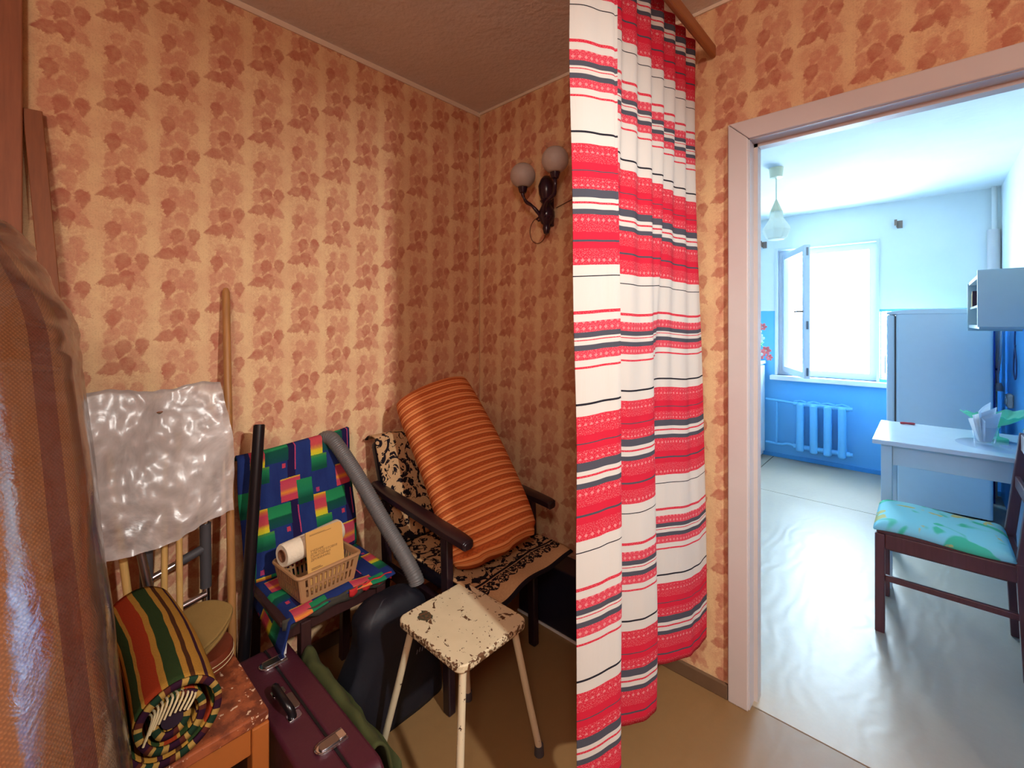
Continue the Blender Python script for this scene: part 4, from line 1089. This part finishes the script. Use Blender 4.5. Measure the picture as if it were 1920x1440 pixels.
# ---------------------------------------------------------------- wall sconce
ws = thing('wall_sconce', 'two-armed dark wooden wall sconce with frosted globe shades', 'wall lamp', (-1.30, YB, 1.78))
sx = -1.315
bm = bmesh.new(); lathe(bm, [(0, 1.755), (.012, 1.762), (.019, 1.785), (.016, 1.80), (.026, 1.812), (.039, 1.84), (.039, 1.862), (.026, 1.888), (.020, 1.902), (.031, 1.915), (.026, 1.922), (.036, 1.95), (.039, 1.985), (.028, 2.015), (.016, 2.03), (0, 2.035)], (sx, YB - .041, 0), 24); finish(bm, 'baluster', mat_sconce, ws)
slab('wall_plate', (sx - .014, sx + .014, YB - .020, YB, 1.80, 1.99), mat_sconce, ws, bevel=.003)
for (gx, gy, gz, sg) in ((-1.398, 1.585, 2.035, -1), (-1.200, 1.575, 2.058, 1)):
    cz = gz - .052
    pts = catmull([(sx, YB - .055, 1.845), (sx + sg * .014, YB - .070, 1.838), (sx + sg * .018, YB - .080, 1.855), (sx + (gx - sx) * .45, (YB - .05 + gy) / 2 - .02, 1.888), (gx - sg * .012, gy + .010, 1.912), (gx, gy, 1.945), (gx, gy, cz - .02)], 6)
    arm = pole('arm', pts, [.006 + .003 * abs(math.sin(i * .35)) for i in range(len(pts))], mat_sconce, ws, 10)
    ctr = Vector((sx + sg * .030, YB - .062, 1.828))
    pole('scroll', [ctr + Vector((sg * .012 * math.cos(k * .55) * (1 - k / 16), 0, .012 * math.sin(k * .55) * (1 - k / 16))) for k in range(12)], .004, mat_sconce, arm, 8)
    bm = bmesh.new(); lathe(bm, [(.006, cz - .034), (.016, cz - .028), (.021, cz - .012), (.024, cz + .004), (.019, cz + .006), (.012, cz - .01)], (gx, gy, 0), 20); finish(bm, 'cup', mat_sconce, ws)
    rg = .0585
    prof = [(rg * math.cos(a), gz + rg * math.sin(a)) for a in [math.radians(-68 + k * (68 + 58) / 16) for k in range(17)]]
    bm = bmesh.new(); lathe(bm, prof, (gx, gy, 0), 28); gl = finish(bm, 'globe_shade', mat_frost, ws, solid=.002)
    bm = bmesh.new()
    def ruff(u, v, gx=gx, gy=gy, gz=gz):
        a = 2 * PI * u; r = .031 + .012 * v + .004 * v * math.sin(a * 9); return (gx + r * math.cos(a), gy + r * math.sin(a), gz + .050 + .018 * v + .003 * v * math.cos(a * 9))
    grid(bm, 72, 6, ruff, closed=True); finish(bm, 'crimped_rim', mat_clear_top, gl, solid=.0015)
mat_wire = simple('brown_wire', S(84, 54, 46), 0.6)
loop = [(-1.395 + .052 * math.cos(a), YB - .006, 1.792 + .062 * math.sin(a)) for a in [math.radians(80 + k * 15) for k in range(19)]]
pole('loose_wire', catmull([(sx, YB - .01, 1.862)] + loop, 3), .0016, mat_wire, ws, 6)
pole('supply_wire', [(sx + .03, YB - .004, 1.885), (sx + .12, YB - .004, 1.908), (sx + .40, YB - .004, 1.985)], .002, mat_wire, ws, 6)

# ================================================================= kitchen
# fridge, door towards the left
fr_ = thing('refrigerator', 'old rounded pale blue-grey refrigerator beside the kitchen window', 'refrigerator', (.05, 4.53, 0))
fx0, fx1, fy0, fy1 = -.165, .318, 4.26, 4.82
bm = bmesh.new(); prism(bm, [(x + (fx0 + fx1) / 2, y + (fy0 + fy1) / 2) for x, y in rrect(fx1 - fx0, fy1 - fy0, .02, 4)], 1.36, Matrix.Translation((0, 0, .05))); finish(bm, 'body', mat_fridge, fr_, bevel=.004)
lid = [(fx0 - .052, 1.402), (fx1 + .004, 1.402)] + [(fx1 + .004 - (fx1 - fx0 + .056) * k / 16, 1.416 + .024 * math.sin(PI * k / 16) ** .6) for k in range(17)]
bm = bmesh.new(); prism(bm, lid, fy1 - fy0 + .006, Matrix(((1, 0, 0, 0), (0, 0, 1, fy0 - .003), (0, 1, 0, 0), (0, 0, 0, 1)))); finish(bm, 'top_lid', mat_fridge, fr_, bevel=.003)
slab('door', (fx0 - .052, fx0 - .006, fy0 + .004, fy1 - .004, .14, 1.40), mat_fridge, fr_, bevel=.014, segs=3)
slab('door_gasket', (fx0 - .007, fx0, fy0 + .010, fy1 - .010, .15, 1.39), mat_rubber, fr_)
bm = bmesh.new(); tube(bm, [(fx0 - .054, fy1 - .06, .92), (fx0 - .085, fy1 - .06, .93), (fx0 - .085, fy1 - .06, 1.07), (fx0 - .054, fy1 - .06, 1.08)], .008, 8); finish(bm, 'door_handle', mat_chrome, fr_)
for (x, y) in ((fx0 + .04, fy0 + .04), (fx1 - .04, fy0 + .04), (fx0 + .04, fy1 - .04), (fx1 - .04, fy1 - .04)): pole('foot', [(x, y, 0), (x, y, .055)], .016, mat_black, fr_, 10)

# radiator, four cast sections
ra = thing('radiator', 'blue painted cast-iron radiator with four sections under the window', 'radiator', (-.72, 5.02, .10))
for i in range(4):
    x = -.885 + i * .108
    bm = bmesh.new(); prism(bm, rrect(.062, .105, .028, 6), .46, Matrix.Translation((x, 5.005, .115))); sct = finish(bm, 'section', mat_rad, ra, bevel=.018, segs=4)
    for z in (.565, .155):
        pole('hub', [(x - .056, 5.005, z), (x + .056, 5.005, z)], .024, mat_rad, sct, 14)
    bm = bmesh.new(); beam(bm, (x - .05, 5.005, .585), (x, 5.005, .600), .035, .012); beam(bm, (x, 5.005, .600), (x + .05, 5.005, .585), .035, .012); finish(bm, 'crest', mat_rad, sct, smooth=False, bevel=.003)
pole('supply_pipe', [(-1.185, 5.03, .58), (-.94, 5.01, .568)], .012, mat_rad, ra, 10)
pole('return_pipe', catmull([(-1.185, 5.03, .15), (-1.05, 5.03, .145), (-.99, 5.01, .165), (-.93, 5.005, .155)], 4), .013, mat_rad, ra, 10)
pole('bypass_pipe', [(-1.09, 5.03, .575), (-1.09, 5.03, .15)], .010, mat_rad, ra, 10)
pole('end_plug', [(-.505, 5.005, .565), (-.485, 5.005, .565)], .018, mat_rad, ra, 12); pole('end_plug', [(-.505, 5.005, .155), (-.485, 5.005, .155)], .018, mat_rad, ra, 12)

# floor cabinet at the far left with flowers on it
kc = thing('kitchen_cabinet', 'white kitchen cabinet at the far corner beneath the artificial flowers', 'cabinet', (-1.5, 4.7, 0))
slab('body', (-1.84, -1.215, 4.25, 5.06, .02, .93), mat_white_enamel, kc, bevel=.004)
slab('worktop', (-1.85, -1.195, 4.24, 5.07, .93, .962), mat_table, kc, bevel=.004)
dr = slab('door', (-1.213, -1.197, 4.66, 5.04, .06, .915), mat_white_enamel, kc, bevel=.003)
pole('handle', [(-1.196, 4.72, .66), (-1.18, 4.72, .66), (-1.18, 4.72, .78), (-1.196, 4.72, .78)], .005, mat_steel, dr, 8)
dr = slab('door', (-1.213, -1.197, 4.27, 4.645, .06, .915), mat_white_enamel, kc, bevel=.003)
pole('handle', [(-1.196, 4.58, .66), (-1.18, 4.58, .66), (-1.18, 4.58, .78), (-1.196, 4.58, .78)], .005, mat_steel, dr, 8)
fl = thing('flower_bouquet', 'artificial coral and white flowers in a vase on the kitchen cabinet', 'flowers', (-1.25, 4.80, .962))
bm = bmesh.new(); lathe(bm, [(0, .963), (.035, .963), (.045, 1.0), (.03, 1.06), (.024, 1.10), (.034, 1.125), (.030, 1.125), (.02, 1.10), (0, 1.09)], (-1.255, 4.80, 0), 20); finish(bm, 'vase', mat_white_enamel, fl)
def flower(c, r, mat, face):
    st_ = pole('stem', catmull([(-1.255, 4.80, 1.09), ((-1.255 + c[0]) / 2, (4.80 + c[1]) / 2, max(1.14, (1.14 + c[2]) / 2 + .03)), c], 5), .003, mat_leafgreen, fl, 6)
    bm = bmesh.new(); q = Vector(face).to_track_quat('Z', 'Y').to_matrix().to_4x4()
    for k in range(6):
        M_ = Matrix.Translation(c) @ q @ Matrix.Rotation(k * PI / 3, 4, 'Z') @ Matrix.Translation((r * .55, 0, .004)) @ Matrix.Rotation(-.45, 4, 'Y') @ Matrix.Diagonal((r * .55, r * .38, r * .10, 1))
        bmesh.ops.create_icosphere(bm, subdivisions=1, radius=1, matrix=M_)
    finish(bm, 'blossom', mat, fl)
for (c, r, mt, fc_) in (((-1.165, 4.82, 1.30), .040, mat_petal_p, (.3, -1, .3)), ((-1.13, 4.80, 1.075), .045, mat_petal_p, (.4, -1, .1)), ((-1.17, 4.76, 1.035), .045, mat_petal_p, (.3, -1, 0)), ((-1.11, 4.82, 1.01), .034, mat_petal_p, (.6, -1, 0)),
                         ((-1.185, 4.78, 1.19), .050, mat_petal_w, (.3, -1, .2)), ((-1.19, 4.74, 1.04), .052, mat_petal_w, (.1, -1, .1)), ((-1.215, 4.84, 1.25), .045, mat_petal_w, (0, -1, .3))):
    flower(c, r, mt, fc_)
for (c, d_) in (((-1.20, 4.80, 1.24), (.1, -.1, 1)), ((-1.185, 4.79, 1.13), (.6, -.2, .4)), ((-1.20, 4.77, 1.15), (-.5, -.1, .7))):
    bm = bmesh.new(); q = Vector(d_).to_track_quat('X', 'Z').to_matrix().to_4x4()
    bmesh.ops.create_icosphere(bm, subdivisions=2, radius=1, matrix=Matrix.Translation(c) @ q @ Matrix.Diagonal((.055, .022, .004, 1))); finish(bm, 'leaf', mat_leafgreen, fl)

# curtain brackets above the window
for (x, lab) in ((-.185, 'small rusty metal curtain bracket high on the white wall above the refrigerator'), (-1.225, 'small rusty metal curtain bracket beside the pendant lamp near the door frame')):
    t = thing('curtain_bracket', lab, 'bracket', (x, KY1, 2.16), 'curtain brackets on the kitchen wall')
    z = 2.155 if x > -1 else 2.10
    t.location.z = z
    multi('back_plate', [(x - .004, x + .032, KY1 - .006, KY1, z, z + .065)], mat_bracket, t)
    multi('hook', [(x - .008, x - .002, KY1 - .05, KY1, z + .01, z + .060), (x - .020, x - .002, KY1 - .055, KY1 - .048, z + .02, z + .070)], mat_bracket, t)

# pendant lamp
px_, py_ = -.75, 3.45
pe = thing('pendant_lamp', 'cream pendant lamp with a frosted glass shade on the kitchen ceiling', 'lamp', (px_, py_, KH))
bm = bmesh.new(); lathe(bm, [(0, KH), (.045, KH), (.043, KH - .012), (.038, KH - .065), (.008, KH - .072), (0, KH - .072)], (px_, py_, 0), 24); finish(bm, 'ceiling_cup', mat_pcream, pe)
pole('cord', [(px_, py_, KH - .07), (px_, py_, 2.165)], .004, mat_pcream, pe, 8)
bm = bmesh.new(); lathe(bm, [(.006, 2.175), (.012, 2.16), (.030, 2.115), (.036, 2.100), (.036, 2.085), (0, 2.085)], (px_, py_, 0), 24); finish(bm, 'lamp_holder', mat_pcream, pe)
bm = bmesh.new(); lathe(bm, [(.040, 2.095), (.043, 2.06), (.045, 2.045), (.064, 2.015), (.082, 1.985), (.086, 1.970), (.078, 1.950), (.062, 1.915), (.050, 1.905), (.0, 1.903)], (px_, py_, 0), 8); finish(bm, 'glass_shade', mat_pshade, pe, angle=25, bevel=.006, segs=3)

# wall cabinet with open front
wc = thing('wall_cabinet', 'pale grey open-fronted wall cabinet above the kitchen table', 'cabinet', (.32, 3.66, 1.31))
mat_cab = simple('pale_grey_board', S(186, 204, 208), 0.45, 0.03)
slab('end_panel', (.188, KX1 - .001, 3.27, 3.288, 1.32, 1.61), mat_cab, wc, bevel=.002)
slab('end_panel', (.188, KX1 - .001, 4.03, 4.048, 1.29, 1.585), mat_cab, wc, bevel=.002)
slab('top_panel', (.195, KX1 - .001, 3.289, 4.029, 1.575, 1.593), mat_cab, wc); slab('bottom_panel', (.195, KX1 - .001, 3.289, 4.029, 1.31, 1.328), mat_cab, wc)
slab('back_panel', (KX1 - .012, KX1 - .002, 3.289, 4.029, 1.329, 1.574), mat_cab, wc)
slab('shelf', (.200, KX1 - .013, 3.289, 4.029, 1.425, 1.437), mat_white_enamel, wc)
def book(y0, y1, h, mat, lab):
    t = thing('book', lab, 'book', (.30, (y0 + y1) / 2, 1.437))
    slab('cover', (.206, .34, y0, y1, 1.4375, 1.4375 + h), mat, t, bevel=.001)
    slab('page_block', (.2045, .335, y0 + .003, y1 - .003, 1.4395, 1.4355 + h - .002), mat_pages, t)
book(3.955, 3.985, .10, mat_book_r, 'dark red book standing on the open wall cabinet shelf')
book(3.988, 4.022, .085, mat_book_w, 'white book standing beside the dark red one in the wall cabinet')

# pipes, cables, socket by the right wall
rp_ = thing('heating_pipe', 'white vertical heating pipe in the kitchen corner behind the refrigerator', 'pipe', (.378, 5.05, 0))
pole('pipe', [(.382, 5.055, 0), (.382, 5.055, KH)], .016, mat_cable, rp_, 12)
pole('pipe_sleeve', [(.378, 5.052, 1.62), (.378, 5.052, 2.06)], .036, mat_casing, rp_, 18)
cp = [(.398, 4.94, 1.33), (.392, 4.93, 1.18), (.385, 4.935, 1.02), (.390, 4.94, .95), (.392, 4.95, .90), (.400, 4.96, .86)]
wcbl = thing('white_power_cable', 'bundled white power cable hanging on the blue corner wall', 'cable', (.40, 4.94, .85))
pole('cable_loop', catmull(cp, 6), .007, mat_cable, wcbl, 8)
pole('cable_loop', catmull([(.402, 4.90, 1.30), (.400, 4.87, 1.20), (.398, 4.90, 1.06), (.390, 4.94, .96)], 6), .007, mat_cable, wcbl, 8)
pole('cable_tie', [(.390, 4.938, .985), (.390, 4.938, 1.0)], .013, mat_dcable, wcbl, 10)
bm = bmesh.new(); lathe(bm, [(0, 0), (.022, 0), (.024, .03), (.014, .06), (0, .06)], (.396, 4.95, .83), 14); finish(bm, 'plug', mat_cable, wcbl)
tag(pole('dark_cable', catmull([(.408, 4.22, 1.31), (.408, 4.24, 1.22), (.408, 4.22, 1.16), (.408, 4.17, 1.10), (.408, 4.17, 1.02), (.408, 4.22, .985), (.408, 4.29, 1.03), (.408, 4.27, 1.12), (.408, 4.22, 1.20)], 6), .004, mat_dcable, n=8), 'thin dark cable looped on the blue wall under the wall cabinet', 'cable')
so = thing('wall_socket', 'white plastic wall socket on the blue kitchen wall above the table', 'socket', (KX1, 4.47, .79))
slab('socket_box', (KX1 - .030, KX1, 4.40, 4.50, .775, .865), mat_cable, so, bevel=.010, segs=3)
bm = bmesh.new(); lathe(bm, [(0, 0), (.030, 0), (.030, .006), (.024, .006), (.022, .002), (0, .002)], (KX1 - .029, 4.45, .82), 20, Matrix.Rotation(-PI / 2, 4, 'Y')); finish(bm, 'socket_face', mat_white_enamel, so)
tag(slab('shaded_gap_strip', (.345, .372, 4.86, 5.04, 0.0, 1.34), simple('shaded_wall_blue', S(30, 52, 120), .5), bevel=.003), 'dark blue strip painted as shaded wall between the refrigerator and the corner pipe', 'board')  # dark colour stands for the wall in shade beside the refrigerator

# table
tb = thing('kitchen_table', 'pale laminate kitchen table pushed against the blue wall', 'table', (.11, 3.22, 0))
tx0, tx1, ty0, ty1 = -.205, .405, 2.925, 3.53
slab('tabletop', (tx0, tx1, ty0, ty1, .727, .75), mat_table, tb, bevel=.003)
for (x, y) in ((tx0 + .055, ty0 + .05), (tx1 - .05, ty0 + .05), (tx0 + .055, ty1 - .05), (tx1 - .05, ty1 - .05)):
    bm = bmesh.new(); beam(bm, (x, y, 0), (x, y, .727), .044, .044); finish(bm, 'leg', mat_tableleg, tb, smooth=False, bevel=.003)
for b in ((tx0 + .078, tx1 - .073, ty0 + .038, ty0 + .058, .625, .727), (tx0 + .078, tx1 - .073, ty1 - .058, ty1 - .038, .625, .727), (tx0 + .043, tx0 + .063, ty0 + .073, ty1 - .073, .625, .727), (tx1 - .058, tx1 - .038, ty0 + .073, ty1 - .073, .625, .727)):
    slab('apron', b, mat_tableleg, tb, bevel=.002)
gcx, gcy = .205, 3.14
bm = bmesh.new(); lathe(bm, [(0, .7502), (.155, .7502), (.157, .7512), (.155, .7522), (0, .7522)], (.26, 3.16, 0), 48)
tag(finish(bm, 'table_mat', mat_mat), 'clear round plastic mat on the pale kitchen table', 'table mat')
gt = thing('glass_tumbler', 'clear glass tumbler holding napkins on the kitchen table', 'glass', (gcx, gcy, .7525))
bm = bmesh.new(); lathe(bm, [(0, .753), (.034, .753), (.037, .757), (.046, .842), (.0435, .842), (.034, .766), (0, .766)], (gcx, gcy, 0), 12); finish(bm, 'tumbler', mat_tumbler, gt)
npk = thing('paper_napkins', 'folded white paper napkins fanned out in the glass tumbler', 'napkins', (gcx, gcy, .768))
for k in range(4):
    a = -.25 + .35 * k
    def nap(u, v, a=a, k=k):
        ww = (.026 + .040 * v ** .8); c = (u - .5) * 2
        r = Vector((math.cos(a + .75) * c * ww, math.sin(a + .75) * c * ww, 0)); off_ = .010 * (1 - c * c) * (k - 1.5)
        return (gcx + r.x - math.sin(a + .75) * off_, gcy + r.y + math.cos(a + .75) * off_, .769 + (.125 + .020 * (k % 3) + .018 * c) * v)
    bm = bmesh.new(); grid(bm, 10, 8, nap); finish(bm, 'napkin', mat_napkin, npk, angle=180, solid=.002)
gd_ = thing('leaf_dish', 'green glass leaf-shaped dish standing behind the napkins', 'dish', (.27, 3.35, .75))
dx, dy = .255, 3.34
bm = bmesh.new(); lathe(bm, [(0, .7505), (.048, .7505), (.046, .757), (.014, .766), (.012, .800), (.020, .818), (0, .82)], (dx, dy, 0), 20); finish(bm, 'foot', mat_green_glass, gd_)
def dish(u, v):
    a = 2 * PI * u; R_ = .155 * (.72 + .28 * abs(math.cos(a)) ** 1.5) * (1 + .03 * math.sin(a * 12)); r = R_ * v
    vx = Vector((.734, .679)); vy = Vector((-.679, .734))
    p = vx * (r * math.cos(a)) + vy * (r * .62 * math.sin(a))
    return (min(dx + p.x, KX1 - .006), dy + p.y, .818 + .072 * (v ** 1.7) * (.65 + .35 * abs(math.cos(a))) + .005 * v * math.sin(a * 12))
bm = bmesh.new(); grid(bm, 72, 10, dish, closed=True); bmesh.ops.remove_doubles(bm, verts=bm.verts, dist=1e-5); finish(bm, 'leaf_bowl', mat_green_glass, gd_, angle=180, solid=.004)
sj = thing('small_jar', 'small lilac glass jar near the wall on the kitchen table', 'jar', (.345, 3.15, .752))
bm = bmesh.new(); lathe(bm, [(0, .7525), (.020, .7525), (.022, .79), (.016, .82), (.016, .83), (0, .83)], (.345, 3.14, 0), 14); finish(bm, 'jar_body', mat_lilac, sj)
bm = bmesh.new(); lathe(bm, [(.0175, .828), (.018, .845), (.010, .858), (0, .86)], (.345, 3.14, 0), 14); finish(bm, 'jar_lid', mat_chrome, sj)
bm = bmesh.new(); tube(bm, catmull([(-.115, 3.47, .756), (-.085, 3.475, .757), (-.05, 3.485, .756)], 5), [.005, .0062, .0066, .0066, .006, .006, .006, .0066, .0066, .006, .004], 8)
tag(finish(bm, 'red_clip', mat_red), 'small red plastic clip lying on the far edge of the kitchen table', 'clip')

# kitchen chair
kc2 = thing('kitchen_chair', 'maroon wooden chair with an aqua dragon-print seat by the kitchen table', 'chair', (.06, 2.69, 0))
cx0, cx1, cy0_, cy1_ = -.150, .262, 2.525, 2.875
for y in (cy0_, cy1_):
    bm = bmesh.new(); beam(bm, (cx0, y, 0), (cx0, y, .428), .034, .034); finish(bm, 'leg', mat_kchair, kc2, smooth=False, bevel=.004)
    bm = bmesh.new(); beam(bm, (cx1 + .02, y, 0), (cx1, y, .44), .032, .036); beam(bm, (cx1, y, .43), (cx1 + .045, y, .87), .030, .034); finish(bm, 'leg', mat_kchair, kc2, smooth=False, bevel=.004)
for y in (cy0_, cy1_): slab('side_rail', (cx0 + .017, cx1 - .012, y - .010, y + .010, .365, .428), mat_kchair, kc2, bevel=.003)
for x in (cx0, cx1): slab('end_rail', (x - .010, x + .010, cy0_ + .017, cy1_ - .017, .365, .428), mat_kchair, kc2, bevel=.003)
for y in (cy0_, cy1_): slab('stretcher', (cx0 + .017, cx1 + .002, y - .008, y + .008, .225, .250), mat_kchair, kc2, bevel=.003)
slab('seat', (cx0 - .012, cx1 - .016, cy0_ - .012, cy1_ + .012, .428, .450), mat_kchair, kc2, bevel=.006)
def ksc(u, v):
    x = cx0 - .020 + (cx1 - cx0 + .004) * u; y = cy0_ - .020 + (cy1_ - cy0_ + .040) * v
    e = max(abs(2 * u - 1) ** 10, abs(2 * v - 1) ** 10)
    return (x, y, .474 - .030 * e + .006 * math.sin(u * 6))
bm = bmesh.new(); grid(bm, 30, 30, ksc, uvf=lambda u, v: (u * .42, v * .36)); finish(bm, 'seat_cover', mat_dragon, kc2, angle=180, solid=.008)
for (z, h) in ((.80, .07), (.64, .05)):
    x = cx1 + .045 * (z - .43) / .44
    slab('back_slat', (x - .008, x + .008, cy0_ + .015, cy1_ - .015, z, z + h), mat_kchair, kc2, bevel=.004)
